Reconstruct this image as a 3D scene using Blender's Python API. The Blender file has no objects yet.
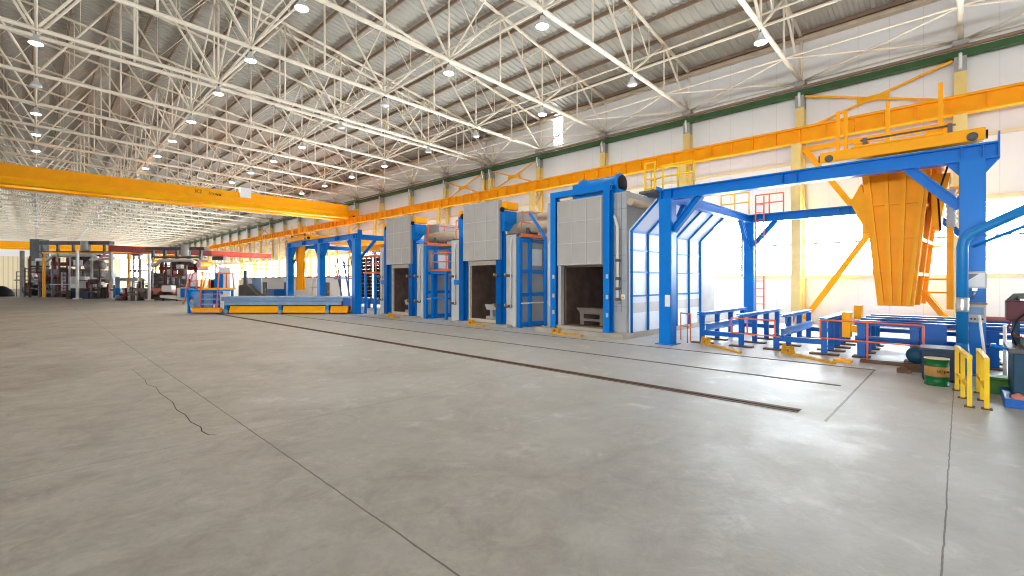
import bpy, math, random
from mathutils import Vector, Matrix
random.seed(7)
SC = bpy.context.scene
COL = SC.collection

WORLD_L = 10.0      # overcast daylight outside the windows
LAMP_W = 35.0      # each lit high-bay lamp
EXPO = 1.76
# ------------------------------------------------------------------ camera, world, exposure
cam_d = bpy.data.cameras.new('camera')
cam = bpy.data.objects.new('camera', cam_d)
COL.objects.link(cam)
TH = math.atan(476 / 462)
cam.location = (0, 0, 2.2)
cam.rotation_euler = (math.pi / 2, 0, -TH)
cam_d.sensor_width = 36.0
cam_d.lens = 462 / 1024 * 36
cam_d.shift_y = -7 / 1024
cam_d.clip_start = 0.1
cam_d.clip_end = 600
SC.camera = cam

world = bpy.data.worlds.new('overcast_sky')
SC.world = world
world.use_nodes = True
bg = world.node_tree.nodes['Background']
bg.inputs['Color'].default_value = (0.86, 0.94, 1.0, 1)
bg.inputs['Strength'].default_value = WORLD_L
world.cycles.sampling_method = 'MANUAL'
world.cycles.sample_map_resolution = 128

SC.view_settings.view_transform = 'Standard'
SC.view_settings.look = 'None'
SC.view_settings.gamma = 1
SC.view_settings.use_curve_mapping = False
SC.view_settings.exposure = EXPO
SC.cycles.filter_width = 1.1
SC.cycles.max_bounces = 8
SC.cycles.diffuse_bounces = 5
SC.cycles.glossy_bounces = 3
SC.cycles.transparent_max_bounces = 8
SC.cycles.use_denoising = True
SC.cycles.sample_clamp_indirect = 6
SC.cycles.caustics_reflective = False
SC.cycles.caustics_refractive = False

def sky_portal(name, loc, rot, sx, sy):
    d = bpy.data.lights.new(name, 'AREA')
    d.shape = 'RECTANGLE'
    d.size, d.size_y = sx, sy
    d.cycles.is_portal = True
    o = bpy.data.objects.new(name, d)
    COL.objects.link(o)
    o.location = loc
    o.rotation_euler = rot
# daylight portals in the window openings and added left-wall openings (sampling guides only)
sky_portal('window_portal', (28.32, 83.5, 4.07), (0, math.pi / 2, 0), 3.3, 208)
sky_portal('window_portal', (-28.32, -3, 2.7), (0, -math.pi / 2, 0), 3.1, 35)
sky_portal('window_portal', (-28.32, 138.5, 2.0), (0, -math.pi / 2, 0), 1.7, 97)

# ------------------------------------------------------------------ materials
def lin(c):
    return tuple((x / 255 / 12.92) if x / 255 <= 0.04045 else ((x / 255 + 0.055) / 1.055) ** 2.4 for x in c)

def paint(name, rgb, rough=0.45, var=0.12, scale=2.0, metal=0.0, spec=0.22):
    m = bpy.data.materials.new(name)
    m.use_nodes = True
    nt = m.node_tree
    b = nt.nodes['Principled BSDF']
    b.inputs['Roughness'].default_value = rough
    b.inputs['Metallic'].default_value = metal
    b.inputs['Specular IOR Level'].default_value = spec
    c = lin(rgb)
    if var > 0:
        tc = nt.nodes.new('ShaderNodeTexCoord')
        n = nt.nodes.new('ShaderNodeTexNoise')
        n.inputs['Scale'].default_value = scale
        n.inputs['Detail'].default_value = 4
        r = nt.nodes.new('ShaderNodeValToRGB')
        r.color_ramp.elements[0].position = 0.3
        r.color_ramp.elements[1].position = 0.7
        r.color_ramp.elements[0].color = (*[x * (1 - var) for x in c], 1)
        r.color_ramp.elements[1].color = (*[min(1, x * (1 + var * 0.6)) for x in c], 1)
        nt.links.new(tc.outputs['Object'], n.inputs['Vector'])
        nt.links.new(n.outputs['Fac'], r.inputs['Fac'])
        nt.links.new(r.outputs['Color'], b.inputs['Base Color'])
    else:
        b.inputs['Base Color'].default_value = (*c, 1)
    return m

def glow(name, rgb, strength):
    m = bpy.data.materials.new(name)
    m.use_nodes = True
    b = m.node_tree.nodes['Principled BSDF']
    b.inputs['Base Color'].default_value = (*lin(rgb), 1)
    b.inputs['Emission Color'].default_value = (*lin(rgb), 1)
    b.inputs['Emission Strength'].default_value = strength
    m.cycles.emission_sampling = 'NONE'
    return m

YEL = paint('orange_yellow_paint', (255, 168, 4), 0.5, 0.06)
YEL2 = paint('amber_paint', (250, 172, 14), 0.55, 0.08)
YEL3 = paint('worn_ochre_paint', (214, 156, 40), 0.6, 0.2, 6)
BOUNCE_YEL = paint('golden_yellow_paint', (255, 186, 6), 0.45, 0.04)  # girder yellow brightened to hold light bounced off the floor
LEMON = paint('lemon_yellow_paint', (246, 200, 30), 0.5, 0.12)
COLY = paint('cream_yellow_paint', (238, 208, 132), 0.55, 0.08)
COLG = paint('grey_column_paint', (170, 166, 160), 0.55, 0.08)
BLU = paint('blue_paint', (0, 116, 204), 0.36, 0.06, 2, 0, 0.22)
BLU_D = paint('deep_blue_paint', (0, 92, 176), 0.38, 0.1, 2, 0, 0.25)
BLU_L = paint('pale_blue_steel', (132, 160, 196), 0.42, 0.12)
CYAN = paint('sky_blue_paint', (30, 122, 190), 0.35, 0.10)
TEAL = paint('dark_teal_paint', (22, 66, 92), 0.45, 0.2)
NAVY = paint('navy_grey_paint', (52, 66, 92), 0.5, 0.15)
ORG = paint('orange_red_paint', (238, 116, 74), 0.5, 0.10)
STEEL = paint('cream_steel_paint', (243, 229, 208), 0.45, 0.04)
PURL = paint('tan_primer', (142, 116, 94), 0.6, 0.12)
EAVE = paint('pale_tan_primer', (206, 186, 160), 0.6, 0.1)
DECK = paint('galvanised_decking', (184, 178, 166), 0.5, 0.08, 0.3)
GREEN = paint('green_paint', (62, 94, 56), 0.5, 0.12)
DGREEN = paint('drum_green_enamel', (20, 96, 48), 0.35, 0.15)
TAN = paint('drum_tan_band', (176, 132, 70), 0.5, 0.2, 6)
BROWN = paint('rusty_brown', (112, 84, 66), 0.8, 0.3, 4)
RUST = paint('dark_rail_steel', (84, 64, 52), 0.7, 0.3, 5)
SLOT = paint('dark_floor_slot', (120, 117, 112), 0.8, 0.15, 5)
GREY = paint('grey_panel', (172, 168, 164), 0.55, 0.08, 1.2)
GREYL = paint('light_grey_panel', (196, 194, 192), 0.5, 0.08, 1.2)
GREYC = paint('grey_casing', (172, 172, 174), 0.55, 0.15, 1.0)
GREYD = paint('dark_grey_steel', (96, 94, 94), 0.55, 0.2)
SEAM = paint('pale_seam', (190, 187, 181), 0.5, 0.0)
LILAC = paint('lilac_grey_panel', (134, 128, 138), 0.5, 0.15)
WHITE = paint('white_paint', (232, 232, 232), 0.45, 0.04)
HOODW = paint('white_hood_sheet', (222, 230, 240), 0.4, 0.04)
REFR = paint('soot_dark_refractory', (104, 84, 76), 0.9, 0.35, 2)
FRAMEB = paint('beige_door_frame', (206, 188, 168), 0.7, 0.12, 4)
DARK = paint('dark_recess', (34, 30, 30), 0.8, 0.2)
BLACK = paint('black_rubber', (26, 26, 28), 0.7, 0.2)
ALU = paint('brushed_metal', (200, 198, 194), 0.3, 0.05, 3, 0.8)
INSUL = paint('tan_lagging', (200, 182, 160), 0.4, 0.1, 3, 0.3)
PIPEW = paint('pale_pipe', (216, 212, 206), 0.45, 0.06)
BRASS = paint('brass', (190, 150, 70), 0.35, 0.1, 5, 0.6)
RED = paint('dark_red_paint', (128, 44, 40), 0.5, 0.2)
REDB = paint('faded_red_paint', (214, 78, 62), 0.6, 0.3, 0.4)
SALMON = paint('salmon_sheet', (206, 132, 118), 0.8, 0.15)
CONC = paint('concrete_plinth', (172, 164, 152), 0.85, 0.2, 1.5)
HAZE = paint('dull_brown_steel', (120, 108, 100), 0.6, 0.35, 1.5)
CREAM = paint('cream_paint', (232, 214, 176), 0.6, 0.05)
ALUB = paint('lamp_reflector', (222, 222, 220), 0.3, 0.0, 1, 0.5)
LAMPON = glow('lamp_lens_lit', (236, 250, 255), 7.0)
INKB = paint('dark_lettering', (60, 36, 14), 0.7, 0.0)

def floor_material():
    m = bpy.data.materials.new('worn_concrete')
    m.use_nodes = True
    nt = m.node_tree
    L = nt.links.new
    b = nt.nodes['Principled BSDF']
    geo = nt.nodes.new('ShaderNodeNewGeometry')
    sep = nt.nodes.new('ShaderNodeSeparateXYZ')
    L(geo.outputs['Position'], sep.inputs[0])
    def noise(scale, detail, rough=0.6, dist=0.0):
        n = nt.nodes.new('ShaderNodeTexNoise')
        n.inputs['Scale'].default_value = scale
        n.inputs['Detail'].default_value = detail
        n.inputs['Roughness'].default_value = rough
        n.inputs['Distortion'].default_value = dist
        L(geo.outputs['Position'], n.inputs['Vector'])
        return n.outputs['Fac']
    def math_(op, a, c=None):
        n = nt.nodes.new('ShaderNodeMath')
        n.operation = op
        for i, x in enumerate((a, c)):
            if x is None:
                continue
            if isinstance(x, (int, float)):
                n.inputs[i].default_value = x
            else:
                L(x, n.inputs[i])
        return n.outputs[0]
    def mix(f, a, c, mode='MIX'):
        n = nt.nodes.new('ShaderNodeMix')
        n.data_type = 'RGBA'
        n.blend_type = mode
        for sock, x in ((0, f), (6, a), (7, c)):
            if isinstance(x, (int, float)):
                n.inputs[sock].default_value = x
            elif isinstance(x, tuple):
                n.inputs[sock].default_value = (*x, 1)
            else:
                L(x, n.inputs[sock])
        return n.outputs[2]
    def ramp(f, p0, p1):
        n = nt.nodes.new('ShaderNodeMapRange')
        n.inputs[1].default_value = p0
        n.inputs[2].default_value = p1
        L(f, n.inputs[0])
        return n.outputs[0]
    def streak(sx, sy, scale, detail, p0, p1):
        mp = nt.nodes.new('ShaderNodeMapping')
        mp.inputs['Scale'].default_value = (sx, sy, 1)
        L(geo.outputs['Position'], mp.inputs['Vector'])
        n = nt.nodes.new('ShaderNodeTexNoise')
        n.inputs['Scale'].default_value = scale
        n.inputs['Detail'].default_value = detail
        n.inputs['Roughness'].default_value = 0.62
        n.inputs['Distortion'].default_value = 0.7
        L(mp.outputs[0], n.inputs['Vector'])
        return ramp(n.outputs['Fac'], p0, p1)
    big = ramp(noise(0.22, 5, 0.6, 0.6), 0.38, 0.66)
    mid = ramp(noise(0.9, 6, 0.65, 0.8), 0.36, 0.68)
    fine = ramp(noise(6, 6, 0.7), 0.3, 0.72)
    scuff = streak(0.8, 1.5, 1.2, 9, 0.46, 0.64)
    blot = ramp(noise(2.4, 10, 0.78, 0.9), 0.40, 0.62)
    grit = ramp(noise(13, 8, 0.8, 0.3), 0.36, 0.66)
    c = mix(big, lin((108, 101, 92)), lin((143, 138, 131)))
    c = mix(math_('MULTIPLY', mid, 0.50), c, lin((174, 171, 166)))
    c = mix(math_('MULTIPLY', scuff, 0.5), c, lin((104, 96, 86)))
    c = mix(math_('MULTIPLY', fine, 0.34), c, lin((124, 117, 107)))
    c = mix(math_('MULTIPLY', blot, 0.55), c, lin((176, 171, 163)))
    c = mix(math_('MULTIPLY', grit, 0.30), c, lin((98, 90, 80)))
    stain = ramp(noise(0.5, 7, 0.66, 1.2), 0.50, 0.66)
    c = mix(math_('MULTIPLY', stain, 0.50), c, lin((104, 95, 85)))
    # window-side daylight painted into the concrete: paler and cooler with X, in patches
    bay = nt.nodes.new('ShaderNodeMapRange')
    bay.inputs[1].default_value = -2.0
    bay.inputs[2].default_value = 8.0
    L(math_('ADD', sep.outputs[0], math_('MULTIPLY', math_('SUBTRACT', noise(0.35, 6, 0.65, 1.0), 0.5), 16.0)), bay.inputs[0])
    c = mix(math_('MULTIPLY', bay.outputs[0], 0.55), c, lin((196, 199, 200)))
    lit_patch = ramp(noise(1.6, 7, 0.7, 0.5), 0.56, 0.70)  # brightest patches of the same painted daylight
    c = mix(math_('MULTIPLY', math_('MULTIPLY', lit_patch, bay.outputs[0]), 0.5), c, lin((216, 217, 216)))
    # joints between the floor slabs
    wob = math_('MULTIPLY', math_('SUBTRACT', noise(3, 4), 0.5), 0.03)
    def line(axis, at, half, lo=None, hi=None):
        p = sep.outputs[axis]
        q = sep.outputs[1 - axis]
        d = math_('ABSOLUTE', math_('ADD', math_('SUBTRACT', p, at), wob))
        f = math_('LESS_THAN', d, half)
        if lo is not None:
            f = math_('MULTIPLY', f, math_('MULTIPLY', math_('GREATER_THAN', q, lo), math_('LESS_THAN', q, hi)))
        return f
    dark = line(0, 2.2, 0.009)
    for a in ((1, 0.1, 0.007), (1, 1.52, 0.02, 8.6, 14.5)):
        dark = math_('MAXIMUM', dark, line(*a))
    faint = line(1, 7.5, 0.012)
    for y in (15, 22.5, 30, 45, 60):
        faint = math_('MAXIMUM', faint, line(1, y, 0.014))
    faint = math_('MAXIMUM', faint, line(0, 17.5, 0.015, -8, 8))
    c = mix(math_('MULTIPLY', dark, 0.8), c, lin((58, 46, 38)))
    c = mix(math_('MULTIPLY', faint, 0.35), c, lin((84, 74, 64)))
    L(c, b.inputs['Base Color'])
    rr = nt.nodes.new('ShaderNodeMapRange')
    rr.inputs[3].default_value = 0.44
    rr.inputs[4].default_value = 0.60
    L(mid, rr.inputs[0])
    L(rr.outputs[0], b.inputs['Roughness'])
    b.inputs['Specular IOR Level'].default_value = 0.9
    bp = nt.nodes.new('ShaderNodeBump')
    bp.inputs['Strength'].default_value = 0.12
    bp.inputs['Distance'].default_value = 0.02
    L(fine, bp.inputs['Height'])
    L(bp.outputs['Normal'], b.inputs['Normal'])
    return m

def panel_material(name, rgb, seam_rgb, axis, pitch, width, zpitch=0):
    m = bpy.data.materials.new(name)
    m.use_nodes = True
    nt = m.node_tree
    L = nt.links.new
    b = nt.nodes['Principled BSDF']
    geo = nt.nodes.new('ShaderNodeNewGeometry')
    sep = nt.nodes.new('ShaderNodeSeparateXYZ')
    L(geo.outputs['Position'], sep.inputs[0])
    def seam(ax, p, w):
        f = nt.nodes.new('ShaderNodeMath'); f.operation = 'FLOORED_MODULO'
        L(sep.outputs[ax], f.inputs[0]); f.inputs[1].default_value = p
        s = nt.nodes.new('ShaderNodeMath'); s.operation = 'LESS_THAN'
        L(f.outputs[0], s.inputs[0]); s.inputs[1].default_value = w
        return s.outputs[0]
    s = seam(axis, pitch, width)
    n = nt.nodes.new('ShaderNodeTexNoise'); n.inputs['Scale'].default_value = 0.4; n.inputs['Detail'].default_value = 4
    L(geo.outputs['Position'], n.inputs['Vector'])
    m0 = nt.nodes.new('ShaderNodeMix'); m0.data_type = 'RGBA'
    L(n.outputs['Fac'], m0.inputs[0])
    c = lin(rgb)
    m0.inputs[6].default_value = (*[x * 0.92 for x in c], 1)
    m0.inputs[7].default_value = (*[min(1, x * 1.05) for x in c], 1)
    m1 = nt.nodes.new('ShaderNodeMix'); m1.data_type = 'RGBA'
    L(s, m1.inputs[0]); L(m0.outputs[2], m1.inputs[6])
    m1.inputs[7].default_value = (*lin(seam_rgb), 1)
    L(m1.outputs[2], b.inputs['Base Color'])
    b.inputs['Roughness'].default_value = 0.5
    return m

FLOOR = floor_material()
WALLP = panel_material('white_sandwich_panel', (238, 235, 232), (222, 218, 214), 1, 1.2, 0.025)
WALLC = panel_material('cream_ribbed_cladding', (236, 218, 182), (206, 186, 148), 0, 0.9, 0.18)

def glass_material():
    m = bpy.data.materials.new('thin_window_glass')
    m.use_nodes = True
    nt = m.node_tree
    for n in list(nt.nodes):
        nt.nodes.remove(n)
    out = nt.nodes.new('ShaderNodeOutputMaterial')
    t = nt.nodes.new('ShaderNodeBsdfTransparent')
    t.inputs['Color'].default_value = (0.95, 0.97, 0.98, 1)
    g = nt.nodes.new('ShaderNodeBsdfGlossy')
    g.inputs['Roughness'].default_value = 0.05
    mx = nt.nodes.new('ShaderNodeMixShader')
    mx.inputs[0].default_value = 0.06
    nt.links.new(t.outputs[0], mx.inputs[1])
    nt.links.new(g.outputs[0], mx.inputs[2])
    nt.links.new(mx.outputs[0], out.inputs['Surface'])
    return m
GLASS = glass_material()

# ------------------------------------------------------------------ mesh builder
class MB:
    def __init__(self):
        self.v, self.f, self.s = [], [], []
    def add(self, vs, fs, smooth=False):
        o = len(self.v)
        self.v += [Vector(p) for p in vs]
        self.f += [tuple(i + o for i in f) for f in fs]
        self.s += [smooth] * len(fs)
        return self
    def box(self, x0, x1, y0, y1, z0, z1):
        vs = [(x, y, z) for z in (z0, z1) for y in (y0, y1) for x in (x0, x1)]
        return self.add(vs, [(0, 2, 3, 1), (4, 5, 7, 6), (0, 1, 5, 4), (2, 6, 7, 3), (0, 4, 6, 2), (1, 3, 7, 5)])
    def frame(self, p, q, up=(0, 0, 1)):
        p, q, up = Vector(p), Vector(q), Vector(up)
        d = (q - p).normalized()
        if abs(d.dot(up)) > 0.98:
            up = Vector((1, 0, 0)) if abs(d.x) < 0.9 else Vector((0, 1, 0))
        s = d.cross(up).normalized()
        return p, q, s, s.cross(d).normalized()
    def loft(self, p, q, prof, up=(0, 0, 1), smooth=False):
        p, q, s, u = self.frame(p, q, up)
        n = len(prof)
        vs = [p + s * a + u * b for a, b in prof] + [q + s * a + u * b for a, b in prof]
        o = len(self.v)
        self.v += vs
        for i in range(n):
            j = (i + 1) % n
            self.f.append((o + i, o + j, o + n + j, o + n + i)); self.s.append(smooth)
        self.f.append(tuple(o + i for i in reversed(range(n)))); self.s.append(False)
        self.f.append(tuple(o + n + i for i in range(n))); self.s.append(False)
        return self
    def bar(self, p, q, w, h=None, up=(0, 0, 1)):
        h = w if h is None else h
        a, b = w / 2, h / 2
        return self.loft(p, q, [(-a, -b), (a, -b), (a, b), (-a, b)], up)
    def tube(self, p, q, r, n=8, up=(0, 0, 1)):
        return self.loft(p, q, [(r * math.cos(t * 2 * math.pi / n), r * math.sin(t * 2 * math.pi / n)) for t in range(n)], up, True)
    def ibeam(self, p, q, w, h, t=0.03, up=(0, 0, 1)):
        a, b, c = w / 2, h / 2, t / 2
        return self.loft(p, q, [(-a, -b), (a, -b), (a, -b + t), (c, -b + t), (c, b - t), (a, b - t), (a, b), (-a, b), (-a, b - t), (-c, b - t), (-c, -b + t), (-a, -b + t)], up)
    def pipe(self, pts, r, n=8, up=(0, 0, 1)):
        pts = [Vector(p) for p in pts]
        o = len(self.v)
        m = len(pts)
        ref = None
        for k, p in enumerate(pts):
            d = (pts[min(k + 1, m - 1)] - pts[max(k - 1, 0)])
            if 0 < k < m - 1:
                d = (pts[k + 1] - p).normalized() + (p - pts[k - 1]).normalized()
            d.normalize()
            if ref is None:
                ref = Vector(up) if abs(d.dot(Vector(up))) < 0.9 else Vector((1, 0.2, 0))
            s = d.cross(ref).normalized()
            u = s.cross(d).normalized()
            ref = u
            sc = 1.0
            if 0 < k < m - 1:
                sc = 1 / max(0.5, math.cos((pts[k + 1] - p).angle(p - pts[k - 1]) / 2))
            for t in range(n):
                a = t * 2 * math.pi / n
                self.v.append(p + (s * math.cos(a) + u * math.sin(a)) * r * (1 + (sc - 1) * 0.5))
        for k in range(m - 1):
            for t in range(n):
                j = (t + 1) % n
                self.f.append((o + k * n + t, o + k * n + j, o + (k + 1) * n + j, o + (k + 1) * n + t)); self.s.append(True)
        self.f.append(tuple(o + t for t in reversed(range(n)))); self.s.append(False)
        self.f.append(tuple(o + (m - 1) * n + t for t in range(n))); self.s.append(False)
        return self
    def lathe(self, prof, c=(0, 0, 0), axis='Z', n=20, smooth=True):
        c = Vector(c)
        ex = {'Z': (Vector((1, 0, 0)), Vector((0, 1, 0)), Vector((0, 0, 1))), 'X': (Vector((0, 1, 0)), Vector((0, 0, 1)), Vector((1, 0, 0))), 'Y': (Vector((0, 0, 1)), Vector((1, 0, 0)), Vector((0, 1, 0)))}[axis]
        o = len(self.v)
        for r, z in prof:
            for t in range(n):
                a = t * 2 * math.pi / n
                self.v.append(c + ex[0] * r * math.cos(a) + ex[1] * r * math.sin(a) + ex[2] * z)
        for k in range(len(prof) - 1):
            for t in range(n):
                j = (t + 1) % n
                self.f.append((o + k * n + t, o + k * n + j, o + (k + 1) * n + j, o + (k + 1) * n + t)); self.s.append(smooth)
        self.f.append(tuple(o + t for t in reversed(range(n)))); self.s.append(False)
        self.f.append(tuple(o + (len(prof) - 1) * n + t for t in range(n))); self.s.append(False)
        return self
    def prism(self, poly, vec):
        n = len(poly)
        vec = Vector(vec)
        vs = [Vector(p) for p in poly] + [Vector(p) + vec for p in poly]
        fs = [(i, (i + 1) % n, n + (i + 1) % n, n + i) for i in range(n)]
        fs += [tuple(reversed(range(n))), tuple(range(n, 2 * n))]
        return self.add(vs, fs)
    def hexa(self, a, b):
        """two quads a and b joined to a closed block"""
        return self.add(list(a) + list(b), [(3, 2, 1, 0), (4, 5, 6, 7), (0, 1, 5, 4), (1, 2, 6, 5), (2, 3, 7, 6), (3, 0, 4, 7)])

ORGS = {}
CHILD = {}
def raw(name, mb, mat, org=(0, 0, 0)):
    o = Vector(org)
    me = bpy.data.meshes.new(name)
    me.from_pydata([p - o for p in mb.v], [], mb.f)
    me.polygons.foreach_set('use_smooth', mb.s)
    me.materials.append(mat)
    me.update()
    ob = bpy.data.objects.new(name, me)
    COL.objects.link(ob)
    return ob

def bevel(ob, w, seg=2):
    b = ob.modifiers.new('edge', 'BEVEL')
    b.width = w
    b.segments = seg
    b.limit_method = 'ANGLE'
    return ob

def tag(o, label, cat, group=None):
    o['label'] = label
    o['category'] = cat
    if group:
        o['group'] = group

def thing(name, label, cat, loc, group=None, rz=None):
    o = bpy.data.objects.new(name, None)
    o.empty_display_size = 0.2
    COL.objects.link(o)
    o.location = loc
    tag(o, label, cat, group)
    if rz is not None:
        o.rotation_euler = (0, 0, rz)
        ORGS[o.name] = (0, 0, 0)
    else:
        ORGS[o.name] = tuple(loc)
    CHILD[o.name] = []
    return o

def part(name, mb, mat, parent, label=None, bev=0):
    org = ORGS[parent.name]
    o = raw(name, mb, mat, org)
    o.parent = parent
    ORGS[o.name] = org
    CHILD[o.name] = []
    CHILD[parent.name].append(o)
    if label:
        o['label'] = label
    if bev:
        bevel(o, bev)
    return o

def solo(name, mb, mat, label, cat, group=None, loc=None, bev=0):
    if loc is None:
        xs = [p.x for p in mb.v]; ys = [p.y for p in mb.v]; zs = [p.z for p in mb.v]
        loc = ((min(xs) + max(xs)) / 2, (min(ys) + max(ys)) / 2, min(zs))
    o = raw(name, mb, mat, loc)
    o.location = loc
    ORGS[o.name] = tuple(loc)
    CHILD[o.name] = []
    tag(o, label, cat, group)
    if bev:
        bevel(o, bev)
    return o

def struct(name, mb, mat, parent=None):
    o = raw(name, mb, mat)
    if parent:
        o.parent = parent
    o['kind'] = 'structure'
    return o

def clone(o, delta=None, label=None, parent=None):
    c = o.copy()
    COL.objects.link(c)
    CHILD[c.name] = []
    if parent:
        c.parent = parent
        CHILD[parent.name].append(c)
    if delta is not None:
        c.location = Vector(o.location) + Vector(delta)
        ORGS[c.name] = tuple(Vector(ORGS[o.name]) + Vector(delta))
    elif parent:
        ORGS[c.name] = ORGS[parent.name]
    if label:
        c['label'] = label
    for ch in list(CHILD[o.name]):
        clone(ch, None, None, c)
    return c

def lettering(text, size, mat, loc, rot, parent=None, name='lettering'):
    cu = bpy.data.curves.new(name, 'FONT')
    cu.body = text
    cu.size = size
    cu.extrude = 0.004
    cu.align_x = 'CENTER'
    cu.align_y = 'CENTER'
    cu.materials.append(mat)
    tmp = bpy.data.objects.new(name, cu)
    me = bpy.data.meshes.new_from_object(tmp)
    bpy.data.objects.remove(tmp)
    o = bpy.data.objects.new(name, me)
    COL.objects.link(o)
    o.rotation_euler = rot
    if parent:
        o.parent = parent
        o.location = Vector(loc) - Vector(ORGS[parent.name])
    else:
        o.location = loc
    return o

ORD = ('first second third fourth fifth sixth seventh eighth ninth tenth eleventh twelfth thirteenth fourteenth fifteenth sixteenth seventeenth eighteenth nineteenth twentieth '
       'twenty-first twenty-second twenty-third twenty-fourth twenty-fifth twenty-sixth twenty-seventh twenty-eighth twenty-ninth thirtieth thirty-first thirty-second thirty-third thirty-fourth thirty-fifth').split()

# ------------------------------------------------------------------ the building shell
BAY = 6.0
NB = 31
YEND = 187.0
XW = 28.2
XL = -14.1
RX = -14.1          # ridge line
YS = -20.0          # the hall ends behind the camera
YO = 90.0           # beyond this the unseen left wall has an added slot for roof light
def zb(x):
    return 12.65 + 0.028 * (28.0 - RX - abs(x - RX))
def zt(x):
    return 15.0 + 0.165 * (28.0 - RX - abs(x - RX))

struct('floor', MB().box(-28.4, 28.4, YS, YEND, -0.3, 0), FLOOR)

w = MB()
w.box(XW, XW + 0.15, YS, YEND, 0, 2.45)
w.box(XW, XW + 0.15, YS, 21.9, 5.68, 15.35)
w.box(XW, XW + 0.15, 22.9, YEND, 5.68, 15.35)
w.box(XW, XW + 0.15, 21.9, 22.9, 5.68, 12.75)
struct('wall_right', w, WALLP)
struct('wall_left', MB().box(-28.35, -28.2, YS, YEND, 0, 1.2).box(-28.35, -28.2, YS, 14, 4.2, 20.0).box(-28.35, -28.2, 14, YO, 1.2, 20.0).box(-28.35, -28.2, YO, YEND, 2.8, 20.0), WALLP)  # unseen left wall; openings added and sized to light furnace fronts and far roof
struct('wall_front', MB().prism([(-28.4, YS - 0.2, 0), (28.4, YS - 0.2, 0), (28.4, YS - 0.2, 15.3), (RX, YS - 0.2, 22.3), (-28.4, YS - 0.2, 20.0)], (0, 0.2, 0)), WALLP)
hw = struct('window_high', MB().box(XW + 0.06, XW + 0.08, 21.9, 22.9, 12.75, 15.2), GLASS)
f = MB()
for y in (21.94, 22.4, 22.86):
    f.box(XW + 0.02, XW + 0.12, y - 0.04, y + 0.04, 12.75, 15.2)
struct('window_frame', f, WHITE, hw)

eb = MB()
eb.box(-28.4, 18.2, YEND, YEND + 0.3, 0, 9.0)
eb.box(25.6, 28.4, YEND, YEND + 0.3, 0, 9.0)
eb.box(18.2, 25.6, YEND, YEND + 0.3, 0, 3.4)
struct('wall_back', eb, WALLC)
struct('wall_back_upper', MB().prism([(-28.4, YEND, 9.0), (28.4, YEND, 9.0), (28.4, YEND, 15.5), (RX, YEND, 22.5), (-28.4, YEND, 20.2)], (0, 0.3, 0)), WALLP)
bw = struct('window_back', MB().box(18.2, 25.6, YEND + 0.1, YEND + 0.12, 3.4, 9.0), GLASS)
f = MB()
for x in (18.3, 21.9, 25.5):
    f.box(x - 0.1, x + 0.1, YEND + 0.02, YEND + 0.2, 3.4, 9.0)
f.box(18.2, 25.6, YEND + 0.02, YEND + 0.2, 6.1, 6.3)
struct('window_frame', f, CREAM, bw)

# one window per bay along the right wall, each with its own frame
for n in range(-3, NB):
    y0, y1 = n * BAY + 0.02, (n + 1) * BAY - 0.02
    pane = struct('window_%d' % (n + 4), MB().box(XW + 0.07, XW + 0.085, y0, y1, 2.45, 5.68), GLASS)
    f = MB()
    for y in (y0 + 0.03, (y0 + y1) / 2, y1 - 0.03):
        f.box(XW + 0.01, XW + 0.13, y - 0.05, y + 0.05, 2.45, 5.68)
    for z in (2.48, 4.15, 5.65):
        f.box(XW + 0.02, XW + 0.13, y0, y1, z - 0.035, z + 0.035)
    struct('window_frame', f, GREYD, pane)
for i, (z, h) in enumerate(((2.40, 0.16), (5.76, 0.22), (8.45, 0.16))):
    struct('trim_%d' % (i + 1), MB().box(XW - 0.09, XW - 0.003, YS, YEND, z - h / 2, z + h / 2), CREAM)
struct('trim_4', MB().box(27.86, XW - 0.003, YS, YEND, 14.75, 14.95), EAVE)

# corrugated roof deck
r = MB()
ys = []
y = YS - 0.3
while y < YEND + 0.2:
    ys += [(y, 0), (y + 0.16, 0), (y + 0.20, 0.06), (y + 0.36, 0.06)]
    y += 0.40
xs = (28.5, RX, -28.5)
vs = [(x, yy, zt(x) + 0.30 + dz) for x in xs for yy, dz in ys]
N = len(ys)
fs = [(k * N + i, k * N + i + 1, (k + 1) * N + i + 1, (k + 1) * N + i) for k in range(2) for i in range(N - 1)]
struct('ceiling', r.add(vs, fs), DECK)

# purlins
i = 0
x = 28.0
while x > XL - 0.1:
    z = zt(x) + 0.17
    g = MB().loft((x, -8, z), (x, YEND, z), [(-0.04, -0.10), (0.04, -0.10), (0.04, -0.085), (-0.025, -0.085), (-0.025, 0.085), (0.04, 0.085), (0.04, 0.10), (-0.04, 0.10)])
    solo('roof_purlin', g, PURL, 'long tan purlin under the roof deck, %s one up from the window wall' % ORD[i], 'purlin', 'roof purlins under the deck')
    x -= 1.7625
    i += 1

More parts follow.
